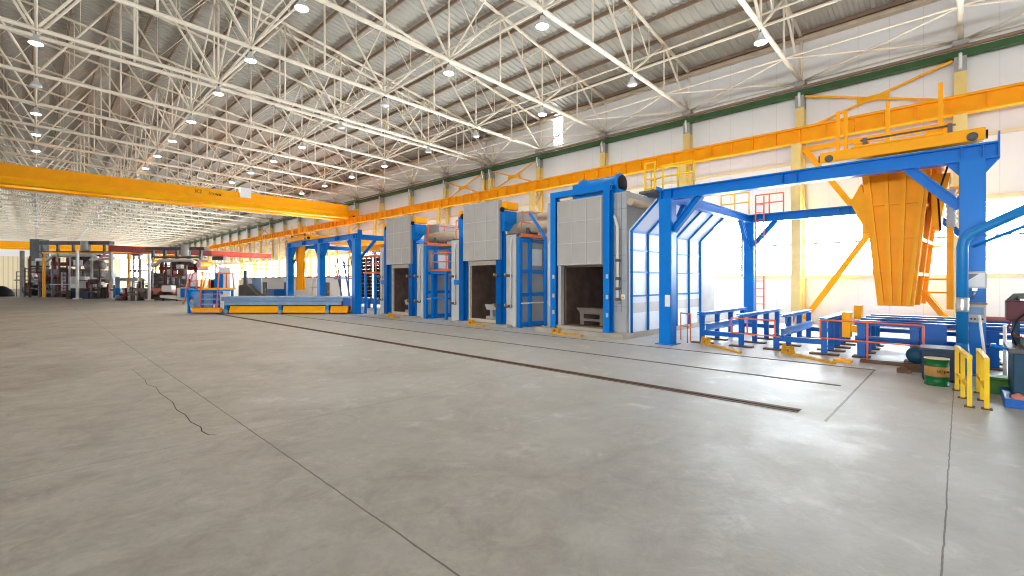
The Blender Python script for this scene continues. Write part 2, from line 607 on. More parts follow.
# ------------------------------------------------------------------ roof trusses
P = 3.525
NODES = [28.0] + [28.2 - P * k for k in range(1, 13)]          # even index: bottom node, odd: top node
def truss(label, y, full):
    t = thing('roof_truss', label, 'roof truss', (28.0, y, 12.6), 'cream steel roof trusses')
    x1 = NODES[-1]
    part('bottom_chord', MB().pipe([(28.0, y, zb(28.0)), (7.05, y, zb(7.05)), (x1, y, zb(x1))], 0.105 if full else 0.14, 8), STEEL, t)
    part('top_chord', MB().pipe([(28.0, y, zt(28.0)), (7.05, y, zt(7.05)), (x1, y, zt(x1))], 0.085, 8), STEEL, t)
    if not full:
        g = MB()
        for k in range(len(NODES)):
            x = NODES[k]
            g.tube((x, y, zb(x)), (x, y, zt(x)), 0.08, 4)
        for k in range(len(NODES) - 1):
            a, b = NODES[k], NODES[k + 1]
            if k % 2 == 0:
                g.tube((a, y, zb(a)), (b, y, zt(b)), 0.09, 4)
            else:
                g.tube((a, y, zt(a)), (b, y, zb(b)), 0.09, 4)
        part('web', g, STEEL, t)
        return t
    for k, x in enumerate(NODES):
        part('vertical_strut', MB().tube((x, y, zb(x)), (x, y, zt(x)), 0.05 if k else 0.07, 6), STEEL, t)
    for k in range(len(NODES) - 1):
        a, b = NODES[k], NODES[k + 1]
        bo, to = (a, b) if k % 2 == 0 else (b, a)
        part('diagonal_strut', MB().tube((bo, y, zb(bo)), (to, y, zt(to)), 0.062, 6), STEEL, t)
        m = ((bo + to) / 2, y, (zb(bo) + zt(to)) / 2)
        q = (bo + to) / 2
        part('hanger_strut', MB().pipe([(q, y, zt(q)), m, (bo, y, zt(bo))], 0.028, 5), STEEL, t)
    return t

TY = []
for n in range(-1, NB + 1):
    if n == 5:
        TY += [(n, 29.55), (n, 30.45)]
    else:
        TY.append((n, n * BAY))
proto = {}
for i, (n, y) in enumerate(TY):
    full = n <= 11
    lab = 'cream tubular roof truss spanning the hall, %s one counted from the viewer' % ORD[i]
    if full not in proto:
        proto[full] = (truss(lab, y, full), y)
    else:
        clone(proto[full][0], (0, y - proto[full][1], 0), lab)

# longitudinal bracing between the trusses, four rows, and the eave bracing along the window wall
ROWS = ((0.0, 'row over the viewer'), (7.05, 'second row toward the windows'), (14.1, 'third row toward the windows'), (21.15, 'window-side row'))
for x, phrase in ROWS:
    pr = {}
    for n in range(-1, NB):
        y0, y1 = n * BAY, (n + 1) * BAY
        cross = (x < 21 and (n % 2 == 0 or x < 10)) or (n in (5, 11))
        lab = 'pale %s in roof bay %s from the viewer, %s' % ('crossed braces' if cross else 'double tie', ORD[n + 1], phrase)
        if cross not in pr:
            q = thing('roof_bracing', lab, 'bracing', (x, y0, zb(x)), 'braces between the roof trusses')
            part('bottom_tie', MB().tube((x, y0, zb(x)), (x, y1, zb(x)), 0.055, 6), STEEL, q)
            part('upper_tie', MB().tube((x, y0, zb(x) + 0.5), (x, y1, zb(x) + 0.5), 0.04, 6), STEEL, q)
            if cross:
                part('diagonal_brace', MB().tube((x, y0, zb(x)), (x, y1, zt(x) - 0.1), 0.045, 6), STEEL, q)
                part('diagonal_brace', MB().tube((x, y1, zb(x)), (x, y0, zt(x) - 0.1), 0.045, 6), STEEL, q)
            pr[cross] = (q, n)
        else:
            clone(pr[cross][0], (0, (n - pr[cross][1]) * BAY, 0), lab)
pr = None
for n in range(-1, NB):
    y0, y1 = n * BAY, (n + 1) * BAY
    lab = 'thin cream eave bracing along the window wall, bay %s from the viewer' % ORD[n + 1]
    if pr is None:
        x = NODES[1]
        pr = thing('eave_bracing', lab, 'bracing', (x, y0, zb(x)), 'eave braces along the window wall')
        part('tie_bar', MB().tube((x, y0, zb(x)), (x, y1, zb(x)), 0.045, 6), STEEL, pr)
        part('wall_tie', MB().tube((28.0, y0, zb(28)), (28.0, y1, zb(28)), 0.04, 6), STEEL, pr)
        part('diagonal_brace', MB().tube((28.0, y0, zb(28)), (x, y1, zb(x)), 0.052, 6), STEEL, pr)
        part('diagonal_brace', MB().tube((28.0, y1, zb(28)), (x, y0, zb(x)), 0.052, 6), STEEL, pr)
    else:
        clone(pr, (0, (n + 1) * BAY, 0), lab)

# high-bay lamps hanging from the bottom chords
def lamp(label, loc, lit):
    x, y, z = loc
    t = thing('high_bay_lamp', label, 'lamp', loc, 'high-bay lamps under the trusses')
    part('reflector', MB().lathe([(0.06, 0.42), (0.09, 0.40), (0.11, 0.26), (0.17, 0.16), (0.26, 0.02), (0.255, 0.0)], loc, n=16), ALUB, t)
    part('lens', MB().lathe([(0.245, 0.0), (0.21, -0.03), (0.10, -0.06), (0.02, -0.065)], loc, n=16), LAMPON if lit else WHITE, t, 'glowing white lens' if lit else None)
    part('hook', MB().tube((x, y, z + 0.42), (x, y, z + 0.555), 0.025, 6), GREYD, t)
    return t
UNLIT = {(21.15, 2), (14.1, 5), (14.1, 4) , (0.0, 6), (21.15, 4), (21.15, 5)}
lp = {}
for x, phrase in ROWS:
    for n in range(1 if x > 1 else 2, NB):
        if n > 9 and x > 8:
            continue
        lit = n <= 9 and (x, n) not in UNLIT
        y = n * BAY if n != 5 else 29.55
        loc = (x, y, zb(x) - 0.105 - 0.555)
        lab = '%s high-bay lamp on the %s roof truss from the viewer, %s' % ('lit' if lit else 'dark', ORD[n + 1 + (1 if n > 5 else 0)], phrase)
        if lit:
            bl = bpy.data.lights.new('lamp_bulb', 'SPOT')
            bl.energy = LAMP_W * 4
            bl.color = (1.0, 0.84, 0.64)
            bl.spot_size = math.radians(150)
            bl.spot_blend = 0.6
            bl.shadow_soft_size = 0.2
            bo = bpy.data.objects.new('lamp_bulb', bl)
            COL.objects.link(bo)
            bo.location = (x, y, loc[2] - 0.09)
        if lit not in lp:
            lp[lit] = (lamp(lab, loc, lit), Vector(loc))
        else:
            clone(lp[lit][0], Vector(loc) - lp[lit][1], lab)

# ------------------------------------------------------------------ columns of the window wall
def column(label, y):
    t = thing('wall_column', label, 'column', (27.5, y, 0), 'yellow laced columns of the window wall')
    part('front_leg', MB().ibeam((26.98, y, 0.02), (26.98, y, 9.18), 0.42, 0.26, 0.04, (1, 0, 0)).box(26.8, 27.16, y - 0.26, y + 0.26, 0, 0.03), COLY, t)
    part('rear_leg', MB().ibeam((28.0, y, 0.02), (28.0, y, 9.2), 0.36, 0.16, 0.04, (1, 0, 0)), COLY, t)
    for s in (-1, 1):
        pts = []
        for k in range(12):
            pts.append((27.05 if k % 2 == 0 else 27.95, y + s * 0.18, 0.3 + k * 0.80))
        part('lacing', MB().pipe(pts, 0.03, 5), COLY, t)
    part('upper_shaft', MB().ibeam((27.85, y, 9.2), (27.85, y, 11.2), 0.40, 0.42, 0.04, (1, 0, 0)), COLY, t)
    part('shaft_head', MB().ibeam((27.85, y, 11.2), (27.85, y, 12.5), 0.40, 0.42, 0.04, (1, 0, 0)).box(27.6, 28.1, y - 0.25, y + 0.25, 12.35, 12.55), COLG, t, 'unpainted grey upper end')
    part('drain_elbow', MB().pipe([(27.55, y, 11.95), (27.5, y, 11.75), (27.6, y, 11.5), (27.6, y, 11.25)], 0.06, 8), WHITE, t, 'small white elbow pipe')
    return t
c0 = None
for i, (n, y) in enumerate(TY):
    lab = 'cream-yellow laced column against the window wall, %s one counted from the viewer' % ORD[i]
    if c0 is None:
        c0 = column(lab, y); cy = y
    else:
        clone(c0, (0, y - cy, 0), lab)

solo('gutter_beam', MB().box(27.62, 27.98, -8, YEND, 11.85, 12.12), GREEN, 'long green gutter beam running along the top of the columns', 'beam')
solo('eave_rail', MB().box(27.5, 27.62, -8, YEND, 12.16, 12.28), PURL, 'brown steel angle just above the long green gutter', 'beam')

rb = MB().ibeam((27.0, -8, 9.56), (27.0, YEND, 9.56), 0.40, 0.74, 0.05)
y = -7.4
while y < YEND:
    rb.box(26.81, 27.0, y - 0.015, y + 0.015, 9.235, 9.885)
    y += 1.1
rb.box(26.96, 27.04, -8, YEND, 9.93, 10.02)
solo('crane_runway', rb, YEL, 'long orange crane runway beam with stiffeners along the window wall', 'crane rail')

def portal_brace(y0, y1, label):
    t = thing('wall_bracing', label, 'bracing', (27.45, y0, 0.3), 'orange bracing between wall columns')
    part('diagonal_brace', MB().bar((27.45, y0 + 0.25, 0.25), (27.45, y1 - 0.25, 9.0), 0.05, 0.26), YEL2, t)
    part('diagonal_brace', MB().bar((27.52, y1 - 0.25, 0.25), (27.52, y0 + 0.25, 9.0), 0.05, 0.26), YEL2, t)
    part('tie_bar', MB().bar((27.48, y0 + 0.2, 8.95), (27.48, y1 - 0.2, 8.95), 0.12, 0.22), YEL2, t)
    for zc, rot in ((4.62, 0),):
        part('gusset_plate', MB().box(27.43, 27.54, (y0 + y1) / 2 - 0.35, (y0 + y1) / 2 + 0.35, zc - 0.3, zc + 0.3), YEL2, t)
    return t
portal_brace(0, 6, 'orange cross bracing behind the yellow hopper, between wall columns')
for k, n in enumerate((11, 16, 21, 26)):
    portal_brace(n * 6, n * 6 + 6, 'orange cross bracing between far wall columns, %s set beyond the furnaces' % ORD[k])

def upper_brace(y0, y1, label):
    t = thing('upper_bracing', label, 'bracing', (27.75, y0, 10.0), 'slim orange braces above the crane runway')
    for a, b in (((10.05), 11.75), ((11.75), 10.05)):
        part('diagonal_brace', MB().bar((27.72, y0 + 0.25, a), (27.72, y1 - 0.25, b), 0.05, 0.10), YEL2, t)
    part('gusset_plate', MB().prism([(27.69, (y0 + y1) / 2 - 0.6, 10.8), (27.69, (y0 + y1) / 2 + 0.6, 10.75), (27.69, (y0 + y1) / 2 + 0.6, 11.0), (27.69, (y0 + y1) / 2 - 0.6, 11.05)], (0.06, 0, 0)), YEL2, t)
    for yy in (y0 + 0.45, y1 - 0.45):
        part('end_plate', MB().box(27.69, 27.75, yy - 0.3, yy + 0.3, 10.0, 10.2), YEL2, t)
upper_brace(0, 6, 'slim orange X brace above the runway, beside the hopper')
upper_brace(24, 29.5, 'slim orange X brace above the runway, nearer side of the twin column')
upper_brace(30.5, 36, 'slim orange X brace above the runway, farther side of the twin column')
upper_brace(84, 90, 'slim orange X brace above the runway, far beyond the bridge crane')

# ------------------------------------------------------------------ overhead bridge cranes
def bridge(y, z0, z1, label, sign=False):
    t = thing('bridge_crane', label, 'crane', (26.9, y, 10.0))
    for k, yy in enumerate((y, y + 2.3)):
        g = MB().box(XL, 26.6, yy - 0.30, yy + 0.30, z0 + 0.05, z1 - 0.04)
        g.box(XL, 26.6, yy - 0.40, yy + 0.40, z0, z0 + 0.05)
        g.box(XL, 26.6, yy - 0.40, yy + 0.40, z1 - 0.04, z1)
        g.box(XL, 26.6, yy - 0.36, yy - 0.29, z0 + 0.62, z0 + 0.68)
        gd = part('girder', g, YEL, t)
        part('rail_ledge', MB().prism([(XL, yy - 0.30, z0 + 0.40), (XL, yy - 0.31, z0 + 0.40), (XL, yy - 0.46, z0 + 0.05), (XL, yy - 0.30, z0 + 0.05)], (26.6 - XL, 0, 0)), BOUNCE_YEL, gd, 'bright yellow sloping ledge')  # added strip, its colour stands for floor bounce on the girder
    c = MB().box(26.5, 27.4, y - 1.3, y + 3.6, 10.15, 10.75)
    part('end_carriage', c, YEL, t)
    for yy in (y - 0.9, y + 3.2):
        part('wheel', MB().lathe([(0.22, -0.06), (0.22, 0.06)], (27.0, yy, 10.24), 'X', 16), DARK, t)
    return t
cr = bridge(54.0, 9.85, 11.42, 'orange double-girder bridge crane nearest the viewer, spanning the hall')
pl = part('rating_plate', MB().box(10.2, 14.6, 53.62, 53.70, 10.55, 11.38), YEL2, cr)
lettering('К2', 0.5, INKB, (11.1, 53.61, 10.98), (math.pi / 2, 0, 0), pl)
lettering('5тонн', 0.42, INKB, (12.5, 53.61, 10.92), (math.pi / 2, 0, 0), pl)
part('lamp_box', MB().box(14.7, 15.7, 53.4, 53.7, 10.9, 11.9), WHITE, cr, 'small white box fixed on the girder')
bridge(150.0, 9.3, 11.0, 'small far orange bridge crane above the end wall')

# ------------------------------------------------------------------ floor rails and slots
def rail(label, p, q, w, mat, bed=None):
    def strip(w, z0, h, dx=0.0):
        return MB().prism([(p[0] - w + dx, p[1], z0), (p[0] + w + dx, p[1], z0), (q[0] + w + dx, q[1], z0), (q[0] - w + dx, q[1], z0)], (0, 0, h))
    if bed is None:
        return solo('floor_rail', strip(w, 0.001, 0.012), mat, label, 'rail')
    t = thing('floor_rail', label, 'rail', (p[0], p[1], 0))
    part('rail_head', strip(w, 0.004, 0.016), mat, t)
    part('rail_bed', strip(w * 3.2, 0.0008, 0.003), bed, t, 'rusty brown bed strip')
    part('edge_angle', strip(0.012, 0.003, 0.012, -w * 3.0), HAZE, t, 'worn steel edge')
    return t
rail('rusty dark rail in the floor, nearest the viewer', (9.0, 1.95), (8.45, 36), 0.045, RUST, BROWN)
rail('thin grey rail in the floor, middle one of three', (11.75, 1.8), (11.2, 34), 0.045, SLOT)
rail('thin grey rail in the floor, closest to the furnaces', (14.4, 1.5), (14.05, 30), 0.035, SLOT)
ck = [(1.67, 14.86), (1.69, 13.0), (1.64, 12.4), (1.73, 12.0), (1.69, 11.2), (1.73, 10.29), (1.67, 9.6), (1.71, 9.14), (1.68, 8.6), (1.73, 8.22), (1.69, 7.95), (1.72, 7.72), (1.80, 7.62)]
g = MB()
for (a, b), (c, d) in zip(ck[:-1], ck[1:]):
    wd = 0.002 + 0.005 * (1 - min(1, (b - 7.6) / 8))
    g.prism([(a - wd, b, 0.0005), (a + wd, b, 0.0005), (c + wd, d, 0.0005), (c - wd, d, 0.0005)], (0, 0, 0.0015))
crk = struct('floor_crack', g, DARK)

# ------------------------------------------------------------------ quenching portals (blue frames)
def portal(name, label, X0, X1, Ys, label_post=None):
    t = thing(name, label, 'portal frame', (X0, Ys[0], 0))
    for X in (X0, X1):
        for y in Ys:
            g = MB().ibeam((X, y, 0.03), (X, y, 5.02), 0.42, 0.46, 0.05, (1, 0, 0)).box(X - 0.32, X + 0.32, y - 0.32, y + 0.32, 0, 0.03)
            g.box(X - 0.20, X + 0.20, y - 0.225, y - 0.175, 0.03, 5.02).box(X - 0.20, X + 0.20, y + 0.175, y + 0.225, 0.03, 5.02)
            part('post', g, BLU, t)
    ya, yb = min(Ys) - 0.45, max(Ys) + 0.3
    for X in (X0, X1):
        g = MB().ibeam((X, ya, 5.21), (X, yb, 5.21), 0.34, 0.38, 0.04)
        for y in list(Ys) + [(a + b) / 2 for a, b in zip(Ys[:-1], Ys[1:])]:
            for s in (-0.18, 0.18):
                g.box(X - 0.16, X + 0.16, y + s - 0.01, y + s + 0.01, 5.03, 5.39)
        g.box(X - 0.16, X + 0.16, ya, ya + 0.03, 5.02, 5.62)
        part('runway_beam', g, BLU, t)
    for y in (Ys[0], Ys[-1]):
        part('cross_beam', MB().ibeam((X0 + 0.15, y, 5.17), (X1 - 0.15, y, 5.17), 0.28, 0.34, 0.035), BLU, t)
    for X in (X0, X1):
        for i, y in enumerate(Ys):
            for s in (-1, 1):
                yo = y + s * 1.15
                if yo < min(Ys) - 0.2 or yo > max(Ys) + 0.2:
                    continue
                part('knee_brace', MB().ibeam((X, y + s * 0.2, 3.95), (X, yo, 5.05), 0.22, 0.22, 0.03), BLU, t)
    for y in (Ys[0], Ys[-1]):
        part('knee_brace', MB().ibeam((X0 + 0.2, y, 3.7), (X0 + 1.4, y, 5.05), 0.18, 0.18, 0.03), BLU, t)
        part('knee_brace', MB().ibeam((X1 - 0.2, y, 3.7), (X1 - 1.4, y, 5.05), 0.18, 0.18, 0.03), BLU, t)
    return t
p1 = portal('blue_portal', 'tall blue steel portal over the quench benches, carrying the nearer yellow hopper', 15.4, 24.2, (-0.2, 7.35))
for s_ in (-1, 1):
    part('bracket', MB().prism([(15.38, -0.2 + s_ * 0.2, 5.02), (15.38, -0.2 + s_ * 0.45, 5.02), (15.38, -0.2 + s_ * 0.2, 4.68)], (0.04, 0, 0)), BLU, p1)
part('label_plate', MB().box(15.14, 15.165, 7.15, 7.33, 1.32, 1.72), WHITE, p1, 'small white sign on post')
p2 = portal('blue_portal', 'farther blue steel portal behind the charging car, left of the furnaces', 15.0, 24.2, (29.1, 34.6, 40.8))

# trolley with hopper on a portal
def trolley(label, X0, X1, ya, yb, posts):
    t = thing('portal_trolley', label, 'crane trolley', (X0, ya, 5.40))
    for X in (X0, X1):
        g = MB().box(X - 0.17, X + 0.17, ya, yb, 5.47, 5.76)
        g.box(X - 0.2, X + 0.2, ya + 0.7, yb - 0.7, 5.74, 5.80)
        part('end_carriage', g, YEL, t, bev=0.02)
        for y in (ya + 0.22, yb - 0.22):
            wv = part('wheel', MB().lathe([(0.03, -0.21), (0.10, -0.20), (0.10, 0.18), (0.03, 0.20)], (X, y, 5.57), 'X', 18), GREYD, t, 'dark flanged wheel')
        for y in (ya + 0.05, yb - 0.05):
            part('bumper', MB().box(X - 0.1, X + 0.1, y - 0.09, y + 0.09, 5.53, 5.7), DARK, t)
    for y in (ya + 0.9, yb - 0.9):
        part('cross_girder', MB().box(X0 + 0.15, X1 - 0.15, y - 0.14, y + 0.14, 5.5, 5.95), YEL, t)
    for y in posts:
        part('rail_post', MB().bar((X0, y, 5.78), (X0, y, 6.85), 0.08), YEL, t)
    part('drive_shaft', MB().tube((X0 - 0.05, ya + 0.5, 5.95), (X0 - 0.05, yb - 0.9, 5.95), 0.025, 8), GREYD, t)
    for y in (ya + 0.6, yb - 1.0):
        part('shaft_bearing', MB().box(X0 - 0.12, X0 + 0.02, y - 0.045, y + 0.045, 5.76, 5.99), GREYD, t)
    return t
t1 = trolley('orange trolley on top of the nearer blue portal, holding the yellow hopper', 15.4, 24.2, -0.42, 2.82, (2.42, 2.25, 1.35))
part('rail_post', MB().bar((15.6, 0.35, 5.78), (15.6, 0.35, 7.1), 0.09), YEL, t1)
t2 = trolley('orange trolley on the farther blue portal, above the charging car', 15.0, 24.2, 37.0, 41.2, (37.6, 38.9, 40.4))

def hopper(label, X0, depth, yc, top, wt, wb, zt_, zb_):
    """tall tapering ribbed chute: front face towards -X"""
    t = thing('quench_hopper', label, 'hopper', (X0, yc, zb_))
    def quad(x, grow=0.0):
        return [(x, yc - wb / 2 - grow, zb_), (x, yc + wb / 2 + grow, zb_), (x, yc + wt / 2 + grow, zt_), (x, yc - wt / 2 - grow, zt_)]
    part('chute_shell', MB().hexa(quad(X0), quad(X0 + depth, 0.17 if depth > 1 else 0.0)), YEL, t)
    def yat(fr, z):
        k = (z - zb_) / (zt_ - zb_)
        return yc + fr * (wb / 2 + (wt - wb) / 2 * k)
    for fr in (-0.96, -0.32, 0.32, 0.96):
        part('vertical_rib', MB().bar((X0 - 0.05, yat(fr, zb_), zb_), (X0 - 0.05, yat(fr, zt_), zt_), 0.10, 0.17, (1, 0, 0)), YEL, t)
    for k in range(5):
        z = zb_ + 0.05 + (zt_ - zb_ - 0.1) * k / 4
        part('cross_rib', MB().bar((X0 - 0.03, yat(-0.98, z), z), (X0 - 0.03, yat(0.98, z), z), 0.10, 0.07), YEL, t)
    for xx in (X0 + 0.05, X0 + depth * 0.5, X0 + depth - 0.05):
        for s in (-1, 1):
            e = s * (0.05 + (0.17 * (xx - X0) / depth if depth > 1 else 0))
            part('side_rib', MB().bar((xx, yat(s, zb_) + e, zb_), (xx, yat(s, zt_) + e, zt_), 0.10, 0.11, (0, 1, 0)), YEL, t)
    return t, yat
h1, yat = hopper('big yellow ribbed hopper hanging in the nearer blue portal', 17.5, 2.6, 1.37, 0, 1.36, 0.60, 5.50, 1.47)
for z in (2.4, 3.4, 4.4):
    part('side_stiffener', MB().bar((17.5, yat(-1, z) - 0.05, z), (20.1, yat(-1, z) - 0.22, z), 0.08, 0.1), YEL, h1)
fl_ = MB().hexa([(17.7, 1.84, 3.72), (17.7, 1.98, 3.68), (17.7, 2.42, 4.75), (17.7, 2.20, 5.2)], [(19.2, 1.84, 3.72), (19.2, 1.98, 3.68), (19.2, 2.42, 4.75), (19.2, 2.20, 5.2)])
sf = part('side_flap', fl_, YEL2, h1)
for k in range(4):
    x = 17.72 + k * 0.46
    part('flap_rib', MB().bar((x, 2.02, 3.7), (x, 2.46, 4.75), 0.06, 0.1, (0, 1, 0)), YEL2, sf)
part('flap_link', MB().bar((18.4, 2.1, 4.9), (18.4, 1.9, 5.1), 0.1), YEL2, sf)
fl_ = MB().hexa([(18.2, 0.45, 3.7), (18.2, 0.60, 3.75), (18.2, 0.62, 5.3), (18.2, 0.20, 5.3)], [(19.6, 0.45, 3.7), (19.6, 0.60, 3.75), (19.6, 0.62, 5.3), (19.6, 0.20, 5.3)])
part('side_flap', fl_, YEL2, h1)
part('hinge_arm', MB().bar((19.4, 0.88, 1.9), (19.4, 0.40, 1.15), 0.12, 0.16), YEL, h1)
part('guide_bar', MB().bar((19.0, 0.22, 1.35), (19.0, 0.22, 4.9), 0.16, 0.12), YEL, h1)
for z in (1.85, 2.25, 3.25):
    part('rung', MB().tube((19.0, 0.22, z), (19.0, 0.9, z), 0.03, 6), YEL, h1)
hs = MB()
pr_ = [(0.09 if k % 2 else 0.125, -1.05 + k * 0.07) for k in range(16)]
part('bellows_hose', hs.lathe(pr_, (17.6, 0.18, 4.75), 'Z', 12), GREYL, h1, 'grey corrugated hose')
part('cable', MB().pipe([(17.6, 0.25, 5.4), (17.55, 0.45, 4.6), (17.6, 0.40, 3.6)], 0.025, 6), DARK, h1)

h2, yat2 = hopper('yellow hopper hanging in the farther blue portal behind the charging car', 15.5, 0.4, 40.2, 0, 0.5, 0.36, 5.5, 1.45)
for s in (39.2, 39.6):
    pass

# railings and platforms on the portals
def guard(name, label, cat, pts, h, r, mat, group=None, mids=(0.55,), closed_posts=True, base=0.0):
    p0 = pts[0]
    t = thing(name, label, cat, (p0[0], p0[1], p0[2]), group)
    for p in pts:
        part('post', MB().tube((p[0], p[1], p[2] + base), (p[0], p[1], p[2] + h), r, 8), mat, t)
    for k in (1.0,) + tuple(mids):
        part('rail', MB().pipe([(p[0], p[1], p[2] + h * k) for p in pts], r, 8), mat, t)
    return t
guard('guard_rail', 'lemon-yellow guard rail on the corner of the nearer blue portal', 'railing', [(15.75, 8.15, 5.42), (15.45, 7.55, 5.42), (15.45, 7.0, 5.42), (15.45, 6.45, 5.42)], 0.85, 0.03, LEMON)
solo('corner_platform', MB().box(15.1, 16.2, 7.68, 8.3, 5.33, 5.41), GREYD, 'small dark platform at the corner of the nearer blue portal', 'platform')
t = thing('access_ladder', 'lemon-yellow caged ladder end beside the corner of the nearer blue portal', 'ladder', (15.3, 8.1, 5.41))
for y in (7.78, 8.15):
    part('stile', MB().bar((15.3, y, 5.41), (15.3, y, 6.45), 0.06), LEMON, t)
for z in (5.5, 5.85, 6.15, 6.42):
    part('rung', MB().tube((15.3, 7.78, z), (15.3, 8.15, z), 0.025, 6), LEMON, t)
guard('guard_rail', 'lemon-yellow guard rail above the far post of the nearer blue portal', 'railing', [(23.9, 8.6, 5.42), (23.9, 7.95, 5.42), (23.9, 7.3, 5.42)], 1.05, 0.03, LEMON)
guard('guard_rail', 'thin orange-red guard rail above the far cross beam of the nearer portal', 'railing', [(24.2, 7.1, 5.42), (24.2, 6.5, 5.42), (24.2, 5.9, 5.42)], 0.9, 0.03, ORG)
solo('corner_platform', MB().box(23.5, 24.4, 7.62, 8.75, 5.32, 5.42), GREYD, 'small platform over the far post of the nearer blue portal', 'platform')
t = thing('access_ladder', 'thin orange-red ladder against the far post of the nearer blue portal', 'ladder', (23.75, 6.75, 0))
for y in (6.62, 6.98):
    part('stile', MB().tube((23.8, y, 0.0), (23.8, y, 6.2), 0.03, 6), ORG, t)
for k in range(16):
    part('rung', MB().tube((23.8, 6.62, 0.4 + k * 0.36), (23.8, 6.98, 0.4 + k * 0.36), 0.02, 6), ORG, t)

# yellow rail-side girders of the far trolley, seen inside the farther portal
t = thing('lifting_beam', 'orange lifting beam with lattice inside the farther blue portal', 'lifting beam', (20.0, 30.2, 4.3))
part('upper_girder', MB().ibeam((20.0, 29.9, 5.0), (20.0, 40.0, 5.0), 0.3, 0.5, 0.05), YEL, t)
part('lower_girder', MB().ibeam((20.0, 29.9, 4.3), (20.0, 40.0, 4.3), 0.25, 0.25, 0.04), YEL, t)
part('lattice', MB().pipe([(20.0, 30.0 + k * 0.9, 4.35 if k % 2 else 4.85) for k in range(12)], 0.05, 6), YEL, t)

# ------------------------------------------------------------------ furnaces
def raised_door(parent, X, ya, yb, z0, z1, mat, rows, cols):
    d = part('lifting_door', MB().box(X, X + 0.24, ya, yb, z0, z1), mat, parent, bev=0.02)
    g = MB()
    for k in range(cols + 1):
        y = ya + (yb - ya) * k / cols
        y = min(max(y, ya + 0.03), yb - 0.03)
        g.box(X - 0.025, X + 0.01, y - 0.016, y + 0.016, z0, z1)
    for k in range(rows + 1):
        z = z0 + (z1 - z0) * k / rows
        z = min(max(z, z0 + 0.03), z1 - 0.03)
        g.box(X - 0.022, X + 0.01, ya, yb, z - 0.015, z + 0.015)
    part('door_seams', g, SEAM, d, 'pale seam strips')
    return d

def burner(parent, X, y, z):
    v = part('burner_valve', MB().lathe([(0.03, -0.16), (0.07, -0.15), (0.07, -0.06), (0.05, -0.03), (0.05, 0.06), (0.09, 0.08), (0.09, 0.16)], (X - 0.16, y, z), 'X', 12), GREYD, parent)
    part('valve_wheel', MB().lathe([(0.02, -0.02), (0.08, -0.02), (0.08, 0.02), (0.02, 0.02)], (X - 0.26, y + 0.12, z + 0.05), 'Y', 12), BRASS, v, 'small brass wheel')

